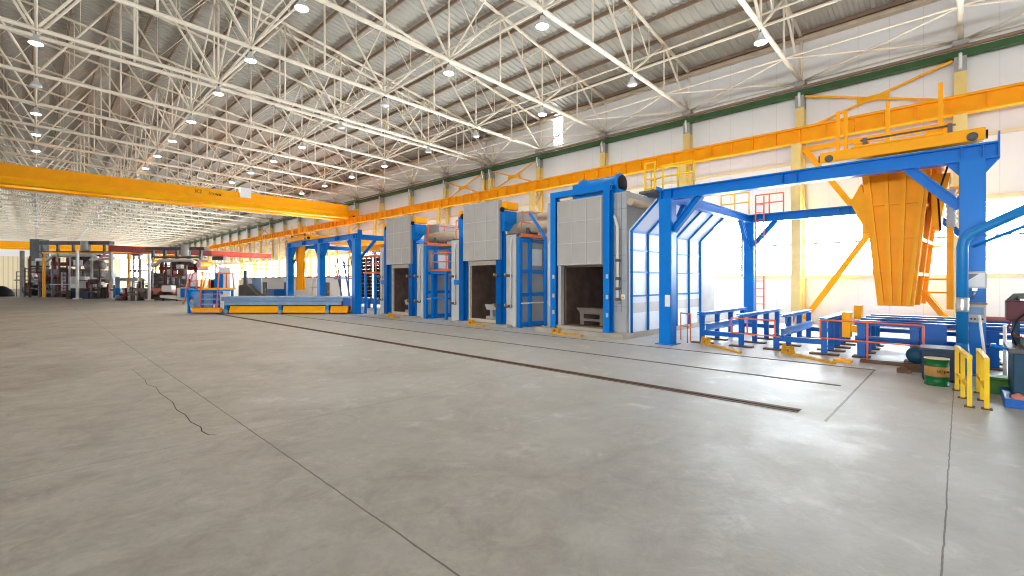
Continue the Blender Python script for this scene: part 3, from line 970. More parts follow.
def furnace(label):
    X = 15.75
    t = thing('heat_treatment_furnace', label, 'furnace', (X, 17.3, 0), 'grey furnaces with blue door posts')
    yo0, yo1 = 16.2, 18.3
    # casing split around the opening
    g = MB()
    g.box(X + 0.1, X + 8, 15.06, 15.5, 0, 4.4)
    g.box(X + 0.1, X + 8, 19.0, 19.95, 0, 4.4)
    g.box(X + 0.1, X + 8, 15.5, 19.0, 3.2, 4.4)
    g.box(X + 7.6, X + 8, 15.5, 19.0, 0, 3.2)
    g.box(X + 0.12, X + 0.5, 15.5, yo0 - 0.2, 0, 3.2)
    g.box(X + 0.12, X + 0.5, yo1 + 0.2, 19.0, 0, 3.2)
    part('casing', g, GREYC, t)
    g = MB()
    g.box(X + 0.12, X + 7.5, yo0 - 0.15, yo0, 0.2, 3.1)
    g.box(X + 0.12, X + 7.5, yo1, yo1 + 0.15, 0.2, 3.1)
    g.box(X + 0.3, X + 7.5, yo0 - 0.15, yo1 + 0.15, 3.0, 3.15)
    g.box(X + 0.3, X + 7.5, yo0 - 0.15, yo1 + 0.15, 0.1, 0.25)
    g.box(X + 7.3, X + 7.5, yo0, yo1, 0.2, 3.1)
    part('chamber_lining', g, REFR, t, 'sooty dark refractory lining')
    part('fan_wheel', MB().lathe([(0.2, -0.1), (0.75, -0.08), (0.8, 0.0), (0.72, 0.08), (0.2, 0.1)], (X + 4.2, (yo0 + yo1) / 2 + 0.1, 1.95), 'X', 20), BROWN, t, 'round dark fan in the chamber')
    part('fan_support', MB().bar((X + 4.25, (yo0 + yo1) / 2 + 0.1, 0.25), (X + 4.25, (yo0 + yo1) / 2 + 0.1, 1.95), 0.2), REFR, t)
    g = MB()
    g.box(X - 0.02, X + 0.10, yo0 - 0.12, yo0, 0.12, 3.2)
    g.box(X - 0.02, X + 0.10, yo1, yo1 + 0.12, 0.12, 3.2)
    g.box(X - 0.02, X + 0.12, yo0, yo1, 3.0, 3.2)
    g.box(X - 0.02, X + 0.12, yo0, yo1, 0.12, 0.28)
    part('door_frame', g, FRAMEB, t, 'scorched beige frame of the opening')
    part('threshold', MB().box(X - 0.3, X + 0.4, 15.3, 19.2, 0.0, 0.12), CONC, t)
    g = MB()
    g.box(X + 0.02, X + 0.14, 15.06, 15.68, 0.05, 4.4).box(X - 0.02, X + 0.04, 15.06, 15.68, 2.2, 2.24)
    part('front_panel', g, GREYL, t)
    part('front_panel', MB().box(X + 0.02, X + 0.14, 19.0, 19.9, 0.05, 4.4).box(X - 0.02, X + 0.04, 19.0, 19.9, 2.2, 2.24), GREYL, t)
    # posts and the lifting gear
    for y, zt_ in ((15.93, 5.45), (18.72, 4.5)):
        g = MB().ibeam((X - 0.12, y, 0), (X - 0.12, y, zt_), 0.34, 0.34, 0.05, (1, 0, 0))
        g.box(X - 0.28, X + 0.04, y - 0.15, y + 0.15, 0.0, 0.1)
        g.box(X - 0.29, X - 0.26, y - 0.17, y + 0.17, 0, zt_)
        part('door_post', g, BLU, t)
    g = MB().box(X - 0.25, X + 0.55, 15.5, 15.95, 5.0, 5.55).prism([(X - 0.25, 15.55, 4.6), (X + 0.1, 15.55, 4.6), (X + 0.5, 15.55, 5.05), (X - 0.25, 15.55, 5.05)], (0, 0.35, 0))
    part('hoist_bracket', g, BLU, t)
    part('hoist_cover', MB().box(X - 0.25, X + 0.6, 15.42, 15.75, 5.62, 5.98), YEL, t, 'orange cover box of the hoist', bev=0.03)
    part('chain_sprocket', MB().lathe([(0.04, -0.06), (0.11, -0.05), (0.11, 0.05), (0.04, 0.06)], (X - 0.32, 15.62, 5.6), 'X', 16), DARK, t)
    g = MB().box(X - 0.2, X + 0.3, 18.55, 19.05, 5.0, 5.6).prism([(X - 0.2, 18.65, 4.4), (X + 0.05, 18.65, 4.4), (X + 0.3, 18.65, 5.05), (X - 0.2, 18.65, 5.05)], (0, 0.35, 0))
    part('hoist_bracket', g, BLU, t)
    part('hoist_cover', MB().box(X - 0.2, X + 0.2, 18.75, 19.05, 5.6, 5.88), YEL, t, 'small orange cover box')
    part('chain_sprocket', MB().lathe([(0.05, -0.06), (0.15, -0.05), (0.15, 0.05), (0.05, 0.06)], (X - 0.25, 18.62, 5.55), 'X', 16), DARK, t)
    raised_door(t, X - 0.42, 15.78, 18.36, 3.22, 6.08, GREY, 3, 3)
    part('lock_bracket', MB().box(X - 0.15, X + 0.0, 18.95, 19.5, 2.0, 2.25), BLU, t)
    # gas pipes with burners
    for y in (15.3, 19.5):
        part('gas_pipe', MB().pipe([(X - 0.08, y, 0.95), (X - 0.08, y, 3.9), (X - 0.02, y, 4.2), (X + 0.4, y, 4.5)], 0.045, 8), PIPEW, t)
        burner(t, X, y + 0.05, 1.0)
        burner(t, X, y + 0.05, 2.45)
    for z in (1.0, 2.45):
        burner(t, X - 0.15, 15.95, z)
    # side cabinet framed in blue
    g = MB().box(X + 0.12, X + 4.0, 14.92, 15.05, 0.1, 4.2)
    sc_ = part('side_cabinet', g, GREY, t)
    fr = MB()
    for x in (X + 0.12, X + 0.78, X + 1.95, X + 4.0):
        fr.box(x - 0.09, x + 0.09, 14.80, 15.0, 0.0, 4.25)
    for z in (0.15, 1.55, 2.65, 4.15):
        fr.box(X + 0.06, X + 4.05, 14.82, 15.0, z - 0.09, z + 0.09)
    part('cabinet_frame', fr, BLU, sc_, 'blue frame')
    part('notice_sheet', MB().box(X + 1.0, X + 1.7, 14.88, 14.91, 2.95, 3.75), WHITE, sc_, 'white sheet behind glass')
    part('conduit', MB().tube((X + 0.1, 14.78, 1.15), (X + 2.6, 14.78, 1.15), 0.03, 6), PIPEW, sc_)
    # roof platform
    part('platform_edge', MB().box(X + 0.2, X + 4.2, 14.85, 15.0, 4.28, 4.46), ORG, t, 'orange edge of the roof platform')
    part('roof_deck', MB().box(X + 0.1, X + 8, 14.9, 19.95, 4.4, 4.46), GREYD, t)
    for pts in ([(X + 0.3, 14.95), (X + 1.5, 14.95), (X + 2.8, 14.95), (X + 4.1, 14.95)], [(X + 0.3, 19.85), (X + 0.3, 19.4), (X + 0.3, 19.1)]):
        gg = MB()
        pp = [(a, b, 4.46) for a, b in pts]
        rl = part('roof_railing', gg.pipe([(a, b, 5.5) for a, b, c in pp], 0.03, 6), ORG, t, 'orange handrail')
        part('mid_rail', MB().pipe([(a, b, 5.0) for a, b, c in pp], 0.025, 6), ORG, rl)
        for a, b, c in pp:
            part('rail_post', MB().tube((a, b, 4.44), (a, b, 5.5), 0.03, 6), ORG, rl)
    part('roof_motor', MB().lathe([(0.1, 0), (0.24, 0.02), (0.24, 0.6), (0.1, 0.7)], (X + 1.9, 15.6, 4.46), 'Z', 16), GREYD, t)
    part('exhaust_box', MB().box(X + 1.6, X + 4.6, 15.6, 17.2, 4.46, 5.75), GREYC, t)
    part('lagged_duct', MB().lathe([(0.28, 0), (0.30, 0.02), (0.30, 2.5), (0.28, 2.52)], (X + 1.2, 13.3, 4.85), 'Y', 20), INSUL, t, 'tan lagged round duct')
    part('duct_saddle', MB().box(X + 0.9, X + 1.5, 15.0, 15.2, 4.46, 4.8), GREYD, t)
    part('duct_saddle', MB().box(X + 0.95, X + 1.45, 13.35, 13.5, 4.2, 4.62).box(X + 0.95, X + 1.45, 13.35, 15.0, 4.15, 4.25), GREYD, t)
    return t
fA = furnace('grey furnace with raised door between blue posts, middle of the three')
fB = clone(fA, (0, 7.5, 0), 'grey furnace with raised door between blue posts, farthest of the three')

def stand(label, x, y, w):
    t = thing('billet_stand', label, 'stand', (x, y, 0.25))
    part('deck_beam', MB().prism([(x, y - w / 2, 1.0), (x, y + w / 2, 1.0), (x, y + w / 2 - 0.15, 0.72), (x, y - w / 2 + 0.15, 0.72)], (1.6, 0, 0)), GREY, t)
    for s in (-1, 1):
        part('leg', MB().box(x + 0.1, x + 1.5, y + s * w * 0.22 - 0.1, y + s * w * 0.22 + 0.1, 0.3, 0.74), GREY, t)
        part('foot', MB().box(x + 0.0, x + 1.6, y + s * w * 0.22 - 0.28, y + s * w * 0.22 + 0.28, 0.25, 0.40), GREY, t)
    return t
stand('grey cast stand inside the middle furnace', 16.2, 17.0, 1.4)
stand('grey cast stand inside the farthest furnace', 16.2, 24.5, 1.4)

# the nearest furnace
X = 15.6
t = thing('heat_treatment_furnace', 'big grey furnace with blue door gantry and winch drum, nearest to the quench benches', 'furnace', (X, 11.2, 0))
g = MB().box(15.2, 25.5, 9.0, 13.35, 0, 0.2)
part('plinth', g, CONC, t, 'low concrete plinth')
yo0, yo1 = 10.12, 12.2
g = MB()
g.box(X + 0.2, X + 9, 9.2, yo0 - 0.02, 0.2, 5.65)
g.box(X + 0.2, X + 9, yo1 + 0.02, 13.15, 0.2, 5.65)
g.box(X + 0.2, X + 9, yo0 - 0.02, yo1 + 0.02, 2.85, 5.65)
g.box(X + 8.6, X + 9, yo0 - 0.02, yo1 + 0.02, 0.2, 2.85)
part('casing', g, GREYC, t)
g = MB()
for z in (1.2, 2.2, 3.2, 4.2, 5.0):
    g.box(X + 0.185, X + 0.21, 9.2, 9.9, z - 0.008, z + 0.008)
for y in (9.42, 9.66):
    g.box(X + 0.185, X + 0.21, y - 0.01, y + 0.01, 1.0, 5.6)
part('cladding_seams', g, LILAC, t, 'dark seams between the cladding plates')
g = MB()
g.box(X + 0.25, X + 8.5, yo0 - 0.02, yo0 + 0.06, 0.3, 2.85)
g.box(X + 0.25, X + 8.5, yo1 - 0.06, yo1 + 0.02, 0.3, 2.85)
g.box(X + 0.25, X + 8.5, yo0, yo1, 2.78, 2.86)
g.box(X + 0.25, X + 8.5, yo0, yo1, 0.2, 0.34)
g.box(X + 6.0, X + 6.1, yo0, yo1, 0.2, 2.85)
part('chamber_lining', g, REFR, t, 'sooty dark refractory lining')
part('chamber_door', MB().box(X + 5.9, X + 5.98, yo0 + 0.1, yo1 - 0.1, 0.35, 2.8).box(X + 5.86, X + 5.92, 11.1, 11.2, 0.35, 2.8), HAZE, t)
part('door_jamb', MB().box(X - 0.02, X + 0.3, yo1 + 0.02, yo1 + 0.16, 0.22, 2.9), GREYL, t)
part('threshold', MB().box(X - 0.15, X + 0.5, 9.9, 12.5, 0.2, 0.32), CONC, t)
for y, zt_ in ((9.85, 5.72), (12.5, 5.72)):
    g = MB().ibeam((X - 0.05, y, 0.2), (X - 0.05, y, zt_), 0.26, 0.30, 0.04, (1, 0, 0)).box(X - 0.215, X - 0.175, y - 0.14, y + 0.14, 0.2, 5.73)
    g.box(X - 0.2, X + 0.1, y - 0.18, y + 0.18, 0.2, 0.25)
    part('door_post', g, BLU, t)
    for z in (0.9, 1.6, 2.4):
        part('latch', MB().box(X - 0.27, X - 0.18, y - 0.10, y - 0.02, z - 0.10, z + 0.06), GREYL, t)
part('door_lintel', MB().ibeam((X - 0.05, 9.7, 5.85), (X - 0.05, 12.65, 5.85), 0.3, 0.24, 0.04).box(X - 0.21, X - 0.17, 9.7, 12.65, 5.74, 5.96), BLU, t)
raised_door(t, X - 0.30, 10.0, 12.18, 2.85, 5.52, GREY, 3, 3)
d = part('winch_drum', MB().lathe([(0.36, 0.0), (0.42, 0.03), (0.42, 0.16), (0.36, 0.17), (0.36, 1.75), (0.42, 1.76), (0.42, 1.9), (0.36, 1.92)], (X + 0.75, 9.72, 6.10), 'Y', 28), BLU, t)
part('drum_end', MB().lathe([(0.04, -0.03), (0.33, -0.02), (0.33, 0.03), (0.04, 0.03)], (X + 0.75, 9.70, 6.10), 'Y', 28), DARK, d, 'dark round end cap')
part('winch_base', MB().box(X + 0.3, X + 1.2, 9.6, 11.75, 5.65, 5.82), BLU, t)
part('winch_gearbox', MB().box(X + 0.45, X + 1.1, 11.62, 11.95, 5.65, 6.3), BLU, t)
part('winch_motor', MB().lathe([(0.1, 0), (0.2, 0.03), (0.2, 0.7), (0.12, 0.75)], (X + 1.9, 8.9, 5.85), 'X', 16).box(X + 1.9, X + 2.6, 8.75, 9.25, 5.62, 5.72), BLU, t)
part('lagged_duct', MB().lathe([(0.13, 0), (0.14, 0.02), (0.14, 1.8), (0.13, 1.82)], (X + 0.2, 9.05, 5.22), 'X', 18), INSUL, t, 'tan lagged horizontal pipe')
part('lagged_duct', MB().lathe([(0.13, 0), (0.14, 0.02), (0.14, 1.3), (0.13, 1.32)], (X + 1.2, 13.2, 5.3), 'Y', 18), INSUL, t, 'tan lagged horizontal pipe')
part('gas_pipe', MB().pipe([(X + 0.2, 9.75, 4.75), (X + 0.0, 9.6, 4.65), (X + 0.0, 9.48, 4.3), (X + 0.0, 9.48, 1.5), (X + 0.15, 9.48, 1.35)], 0.055, 10), PIPEW, t)
part('gas_pipe', MB().pipe([(X + 0.2, 12.9, 4.0), (X + 0.05, 12.9, 3.8), (X + 0.05, 12.9, 1.2), (X + 0.25, 12.9, 1.0)], 0.05, 8), PIPEW, t)
for z in (1.5, 1.9, 2.3, 3.0):
    part('pipe_fitting', MB().lathe([(0.05, -0.06), (0.09, -0.05), (0.09, 0.05), (0.05, 0.06)], (X + 0.0, 9.48, z), 'Z', 10).box(X - 0.02, X + 0.2, 9.45, 9.51, z - 0.02, z + 0.02), GREYD, t)
sg = part('warning_plate', MB().box(X + 0.15, X + 0.18, 9.25, 9.4, 1.5, 1.68), WHITE, t, 'small white plate with a yellow triangle')
part('warning_mark', MB().prism([(X + 0.14, 9.27, 1.53), (X + 0.14, 9.38, 1.53), (X + 0.14, 9.325, 1.64)], (0.01, 0, 0)), YEL, sg)
part('side_bend_pipe', MB().pipe([(X + 0.15, 13.22, 0.1), (X + 0.15, 13.22, 4.0), (X + 0.15, 13.35, 4.3), (X + 0.15, 14.15, 5.3)], 0.07, 8), BLU, t, 'blue bent frame tube')
# white and blue fume hood along the near side
Yb, Yo, z1, z2 = 9.19, 8.05, 4.14, 5.25
xa, xb = 15.95, 22.6
hd = part('fume_hood', MB().box(xa, xb, Yb - 0.05, Yb, 0.2, z1).hexa([(xa, Yb - 0.05, z1), (xa, Yb, z1 + 0.02), (xa, Yo, z2), (xa, Yo - 0.03, z2 - 0.03)], [(xb, Yb - 0.05, z1), (xb, Yb, z1 + 0.02), (xb, Yo, z2), (xb, Yo - 0.03, z2 - 0.03)]), HOODW, t, 'white sheet wall with flared upper hood')
for k in range(6):
    x = xa + 0.05 + (xb - xa - 0.1) * k / 5
    part('hood_rib', MB().pipe([(x, Yb - 0.09, 0.2), (x, Yb - 0.09, z1), (x, Yo - 0.07, z2 - 0.02)], 0.06, 4, (1, 0, 0)), BLU, hd, 'blue rib')
for z in (1.62, 2.55, 3.4, 4.12):
    part('hood_rail', MB().bar((xa, Yb - 0.08, z), (xb, Yb - 0.08, z), 0.05, 0.06), BLU, hd, 'blue rail')
part('hood_band', MB().box(xa, xb, Yb - 0.062, Yb - 0.045, 0.95, 1.35), GREYL, hd, 'grey band of sheet')
part('hood_rail', MB().bar((xa, Yo - 0.05, z2 - 0.02), (xb, Yo - 0.05, z2 - 0.02), 0.07, 0.07), BLU, hd, 'blue rail')
t = thing('load_frame', 'dark trough frame standing inside the nearest furnace', 'stand', (X + 0.7, 11.1, 0.34))
part('trough', MB().prism([(X + 0.7, 10.35, 1.05), (X + 0.7, 11.95, 1.05), (X + 0.7, 11.7, 0.8), (X + 0.7, 10.6, 0.8)], (4, 0, 0)), HAZE, t)
for y in (10.65, 11.65):
    part('leg', MB().box(X + 0.7, X + 4.6, y - 0.1, y + 0.1, 0.34, 0.82), HAZE, t)
part('cross_bar', MB().box(X + 0.72, X + 0.9, 10.7, 11.6, 0.5, 0.6), HAZE, t)

# small service balcony between the farther furnaces
t = thing('service_balcony', 'small blue service balcony with orange rail between the two farther furnaces', 'balcony', (16.9, 21.3, 0))
for x in (16.2, 17.6):
    for y in (20.9, 22.2):
        part('leg', MB().bar((x, y, 0), (x, y, 2.6), 0.14), BLU, t)
part('deck', MB().box(16.05, 17.75, 20.75, 22.3, 2.6, 2.72), BLU, t)
for y in (20.9,):
    part('cross_bar', MB().bar((16.2, y, 1.2), (17.6, y, 1.2), 0.1), BLU, t)
part('cross_bar', MB().bar((16.2, 20.9, 1.2), (16.2, 22.2, 1.2), 0.1), BLU, t)
part('toe_board', MB().pipe([(16.08, 22.2, 2.8), (16.08, 20.8, 2.8), (17.7, 20.8, 2.8)], 0.07, 4), ORG, t, 'orange edge')
for z in (3.3, 3.8):
    part('rail', MB().pipe([(16.1, 22.2, z), (16.1, 20.8, z), (17.7, 20.8, z)], 0.035, 6), ORG, t, 'orange rail')
for p in ((16.1, 22.2), (16.1, 20.8), (16.9, 20.8), (17.7, 20.8)):
    part('rail_post', MB().tube((p[0], p[1], 2.72), (p[0], p[1], 3.8), 0.035, 6), ORG, t, 'orange post')

# stair platform beyond the farthest furnace
t = thing('service_balcony', 'blue post platform with orange rail left of the farthest furnace', 'balcony', (16.0, 28.2, 0))
for p in ((15.6, 27.7), (15.6, 29.0), (17.2, 27.7)):
    part('leg', MB().bar((p[0], p[1], 0), (p[0], p[1], 2.7), 0.13), BLU, t)
part('deck', MB().box(15.5, 17.4, 27.55, 29.1, 2.7, 2.82), ORG, t, 'orange deck edge')
for z in (3.35, 3.85):
    part('rail', MB().pipe([(17.3, 27.65, z), (15.6, 27.65, z), (15.6, 29.0, z)], 0.035, 6), ORG, t, 'orange rail')
for p in ((17.3, 27.65), (15.6, 27.65), (15.6, 29.0)):
    part('rail_post', MB().tube((p[0], p[1], 2.82), (p[0], p[1], 3.85), 0.035, 6), ORG, t, 'orange post')

# racks of dark tools inside the farther portal
for j, (y0, phrase) in enumerate(((31.6, 'closer to the farthest furnace'), (34.4, 'closer to the blue pole rack'))):
    t = thing('tool_rack', 'tall rack of dark rollers on a blue base, %s' % phrase, 'rack', (19.4, y0 + 1, 0))
    part('base_frame', MB().box(18.7, 20.1, y0, y0 + 2.3, 0.35, 0.8).box(18.8, 19.0, y0 + 0.1, y0 + 0.3, 0, 0.4).box(18.8, 19.0, y0 + 2.0, y0 + 2.2, 0, 0.4), BLU_D, t, 'blue base')
    for y in (y0 + 0.05, y0 + 0.75, y0 + 1.5, y0 + 2.25):
        part('upright', MB().bar((19.0, y, 0.8), (19.0, y, 4.2), 0.1), BROWN, t)
    for k in range(11):
        g = MB()
        for q in range(1):
            g.lathe([(0.06, y0), (0.142, y0 + 0.05), (0.142, y0 + 0.6), (0.05, y0 + 0.65), (0.05, y0 + 0.85), (0.142, y0 + 0.9), (0.142, y0 + 1.4), (0.05, y0 + 1.45), (0.05, y0 + 1.65), (0.142, y0 + 1.7), (0.142, y0 + 2.2), (0.05, y0 + 2.25)], (19.0, 0, 1.0 + k * 0.29), 'Y', 8)
        part('roller', g, DARK, t)
t = thing('pole_rack', 'blue rack of thin upright dark poles inside the farther portal', 'rack', (19.5, 40.0, 0))
part('base_frame', MB().box(18.8, 20.2, 37.6, 42.0, 0.2, 0.8), BLU_D, t, 'blue base')
part('upper_bar', MB().bar((19.4, 37.6, 3.6), (19.4, 42.0, 3.6), 0.08), BLU_D, t)
part('upper_bar', MB().bar((19.4, 37.6, 2.4), (19.4, 42.0, 2.4), 0.08), BLU_D, t)
for k in range(9):
    y = 37.7 + k * 0.52
    part('pole', MB().tube((19.5 + 0.3 * (k % 3), y, 0.8), (19.4, y + (0.25 if k % 4 == 0 else 0), 4.3), 0.05, 6), NAVY, t)

# yellow rail stops on the floor
def stop(label, x, y, ln, rz):
    t = thing('rail_stop', label, 'rail stop', (x, y, 0), 'yellow rail stops on the floor', rz)
    part('base_bar', MB().box(0, ln, -0.07, 0.07, 0, 0.06), YEL3, t)
    for dx in (0.05, 0.35):
        part('fin', MB().prism([(dx, -0.11, 0), (dx, 0.11, 0), (dx, 0.05, 0.27), (dx, -0.05, 0.27)], (0.04, 0, 0)), YEL3, t)
    part('pin', MB().tube((0.0, 0, 0.2), (0.45, 0, 0.2), 0.03, 8), YEL3, t)
    return t
stop('yellow rail stop on the floor before the bench nearest the hood', 16.3, 6.5, 2.2, math.atan2(-1.84, -1.53))
stop('yellow rail stop on the floor before the lower quench bench', 15.9, 3.9, 1.9, math.atan2(-1.22, -0.95))
stop('yellow rail stop before the opening of the nearest furnace', 15.1, 12.3, 1.6, math.atan2(-1.6, -0.1))
stop('yellow rail stop before the opening of the middle furnace', 15.2, 17.8, 1.3, math.atan2(-1.2, -0.1))
stop('yellow rail stop before the opening of the farthest furnace', 15.1, 25.2, 1.3, math.atan2(-1.2, -0.1))
solo('floor_clamp', MB().prism([(15.2, 2.1, 0), (15.5, 2.1, 0), (15.5, 2.5, 0), (15.2, 2.5, 0)], (0, 0, 0.06)).box(15.3, 15.4, 2.25, 2.35, 0.06, 0.1), YEL2, 'tiny yellow clamp on the floor near the orange barrier', 'rail stop')

# ------------------------------------------------------------------ quench benches
def bench(label, ya, yb, low_first, n, pitch):
    t = thing('quench_bench', label, 'bench', (18.5, (ya + yb) / 2, 0), 'blue steel quench benches')
    for row, y in enumerate((ya, yb)):
        nn, pp = (4, 1.45) if low_first and row == 0 else (n, pitch)
        for k in range(nn):
            x = 16.4 + k * pp
            zt_ = 1.0
            if low_first and row == 0 and k == 0:
                zt_ = 0.52
            pf = part('leg', MB().ibeam((x, y, 0.05), (x, y, zt_), 0.15, 0.10, 0.02, (1, 0, 0)), BLU_D, t)
            part('foot_plate', MB().box(x - 0.12, x + 0.12, y - 0.36, y + 0.36, 0, 0.05), BROWN, pf, 'brown foot plate')
        xs_ = 16.25 if not (low_first and row == 0) else 17.2
        xe = 16.4 + (n - 1) * pitch + 0.25
        part('top_beam', MB().ibeam((xs_, y, 1.05), (xe, y, 1.05), 0.22, 0.10, 0.03), BLU, t)
        for k in range(n - 1):
            xa_ = 16.4 + k * pitch
            if xa_ < xs_ - 0.3:
                continue
            part('gusset', MB().prism([(xa_ + 0.08, y - 0.02, 1.0), (xa_ + 0.34, y - 0.02, 1.0), (xa_ + 0.08, y - 0.02, 0.76)], (0, 0.04, 0)), BLU, t)
    part('cross_bar', MB().bar((16.4, ya, 0.38), (16.4, yb, 0.38), 0.12, 0.16), BLU_D, t)
    part('cross_bar', MB().bar((16.4 + (n - 1) * pitch, ya, 0.38), (16.4 + (n - 1) * pitch, yb, 0.38), 0.12, 0.16), BLU_D, t)
    y = ya + (yb - ya) * 0.12
    part('slide_rail', MB().ibeam((16.35, y, 0.58), (16.4 + (n - 1) * pitch, y, 0.58), 0.16, 0.24, 0.03), BLU, t)
    return t
bench('blue quench bench nearest the white hood, under the portal', 6.55, 5.25, False, 4, 1.4)
bench('blue quench bench with one low corner leg, middle one of three', 4.2, 2.92, True, 5, 1.02)
t = thing('quench_bench', 'long blue bench with many parallel beams below the yellow hopper', 'bench', (18.0, 0.6, 0), 'blue steel quench benches')
for x in (16.6, 17.7, 18.8, 19.9):
    part('long_beam', MB().ibeam((x, -2.6, 1.0), (x, 2.2, 1.0), 0.2, 0.14, 0.03), BLU_D, t)
for x in (16.6, 19.9):
    part('lower_beam', MB().ibeam((x, -2.6, 0.55), (x, 2.2, 0.55), 0.16, 0.14, 0.03), BLU_D, t)
for x in (16.6, 17.7, 18.8, 19.9):
    for y in (2.05, 0.9, -0.6, -2.3):
        lg = part('leg', MB().ibeam((x, y, 0.04), (x, y, 0.93), 0.18, 0.18, 0.03, (1, 0, 0)), BLU_D, t)
        part('foot_plate', MB().box(x - 0.2, x + 0.2, y - 0.2, y + 0.2, 0, 0.04), BROWN, lg, 'brown foot plate')
for y in (2.05, 0.9, -0.6, -2.3):
    part('cross_bar', MB().bar((16.6, y, 0.86), (19.9, y, 0.86), 0.12, 0.14), BLU_D, t)
part('end_stop', MB().box(16.5, 16.9, 2.3, 2.5, 0.55, 1.28).box(16.55, 16.85, 2.1, 2.35, 0.7, 0.9), YEL2, t, 'orange end stop block')
part('end_stop', MB().box(18.6, 19.0, 2.3, 2.5, 0.75, 1.4).box(18.65, 18.95, 2.1, 2.35, 0.8, 1.0), YEL2, t, 'orange end stop block')
part('end_box', MB().box(16.3, 16.5, 0.25, 0.75, 0.25, 1.08).box(16.25, 16.55, 0.2, 0.8, 0, 0.25), BLU_D, t)
part('pink_roller', MB().tube((17.2, -2.6, 1.22), (17.2, -0.4, 1.22), 0.06, 8), SALMON, t, 'faded pink roller')

def orange_rail(label, pts, h=1.08, floor_posts=(0, 1, 2)):
    t = thing('barrier_rail', label, 'railing', (pts[0][0], pts[0][1], 0), 'orange-red pipe barriers by the benches')
    part('top_rail', MB().pipe([(x, y, h) for x, y, z in pts], 0.022, 8), ORG, t)
    part('mid_rail', MB().pipe([(x, y, h * 0.52) for x, y, z in pts], 0.02, 8), ORG, t)
    for k, (x, y, z) in enumerate(pts):
        on = k in floor_posts
        part('post', MB().tube((x, y, 0 if on else h * 0.52), (x, y, h), 0.022, 8), ORG, t)
        if not on:
            part('bracket', MB().tube((x, y, h * 0.52), (16.42, y, h * 0.52 - 0.12), 0.02, 6), ORG, t)
    return t
orange_rail('orange-red pipe barrier right behind the near blue portal post', [(16.9, 7.55, 0), (16.6, 7.05, 0), (16.1, 6.95, 0)], 1.0)
orange_rail('orange-red pipe barrier in front of the bench nearest the hood', [(15.75, 5.35, 0), (15.7, 4.85, 0), (15.65, 4.05, 0)], 1.0, ())
orange_rail('longest orange-red pipe barrier, before the bench under the hopper', [(15.75, 2.9, 0), (15.6, 1.8, 0), (15.45, 0.66, 0)], 1.08, (1, 2))
solo('kick_bar', MB().box(15.5, 15.75, 0.75, 1.95, 0.0, 0.07), BROWN, 'brown bar on the floor under the longest orange barrier', 'bar')
solo('floor_block', MB().prism([(14.4, 0.85, 0), (14.6, 0.85, 0), (14.6, 1.1, 0), (14.4, 1.1, 0)], (0, 0, 0.1)).box(14.45, 14.55, 0.9, 1.05, 0.1, 0.13), BROWN, 'small brown block on the floor beside the blower', 'block')

# ------------------------------------------------------------------ right corner: duct, drum, barrier, press
t = thing('suction_duct', 'pale blue round duct bending away in front of the right portal post', 'duct', (14.6, -0.03, 0.4))
part('duct_tube', MB().pipe([(14.6, -0.03, 0.55), (14.6, -0.03, 2.95), (14.6, -0.06, 3.12), (14.6, -0.16, 3.25), (14.6, -0.36, 3.37), (14.6, -2.4, 4.50)], 0.105, 16), CYAN, t)
part('foil_band', MB().lathe([(0.106, 0), (0.118, 0.02), (0.112, 0.08), (0.12, 0.15), (0.11, 0.22), (0.118, 0.30), (0.106, 0.33)], (14.6, -0.03, 1.5), 'Z', 16), ALU, t, 'crumpled foil band')
part('duct_base', MB().lathe([(0.15, 0), (0.15, 0.05), (0.12, 0.1), (0.106, 0.3)], (14.6, -0.03, 0.50), 'Z', 16), CYAN, t)
part('hanger_rod', MB().tube((15.15, -0.2, 3.0), (15.15, -2.4, 4.1), 0.035, 8), BLU, t)

t = thing('control_panel', 'grey operator panel with screen on the right portal post', 'control panel', (15.1, -0.25, 1.25))
part('case', MB().box(15.02, 15.16, -0.42, -0.08, 1.25, 1.66), GREYL, t, bev=0.01)
part('screen', MB().box(15.005, 15.022, -0.38, -0.14, 1.43, 1.60), BLU_L, t, 'pale screen')
part('canopy', MB().box(14.98, 15.16, -0.44, -0.06, 1.66, 1.70), TAN, t)
for k in range(4):
    part('button', MB().lathe([(0.02, -0.02), (0.02, 0.02)], (15.01, -0.36 + k * 0.06, 1.33), 'X', 8), RED, t)
t = thing('notice_board', 'white notice in a frame on the right portal post above the panel', 'sign', (15.15, -0.25, 2.03))
part('frame', MB().box(15.12, 15.16, -0.44, -0.06, 2.03, 2.42), GREYL, t)
part('sheet', MB().box(15.11, 15.125, -0.40, -0.10, 2.07, 2.38), WHITE, t)
part('dark_picture', MB().prism([(15.105, -0.11, 2.2), (15.105, -0.11, 2.37), (15.105, -0.31, 2.37)], (0.006, 0, 0)), LILAC, t)
solo('hanging_wrench', MB().tube((15.14, -0.21, 1.82), (15.14, -0.25, 1.98), 0.02, 8).box(15.12, 15.16, -0.28, -0.20, 1.97, 2.03), ALU, 'small pale tool hanging under the framed notice', 'tool')

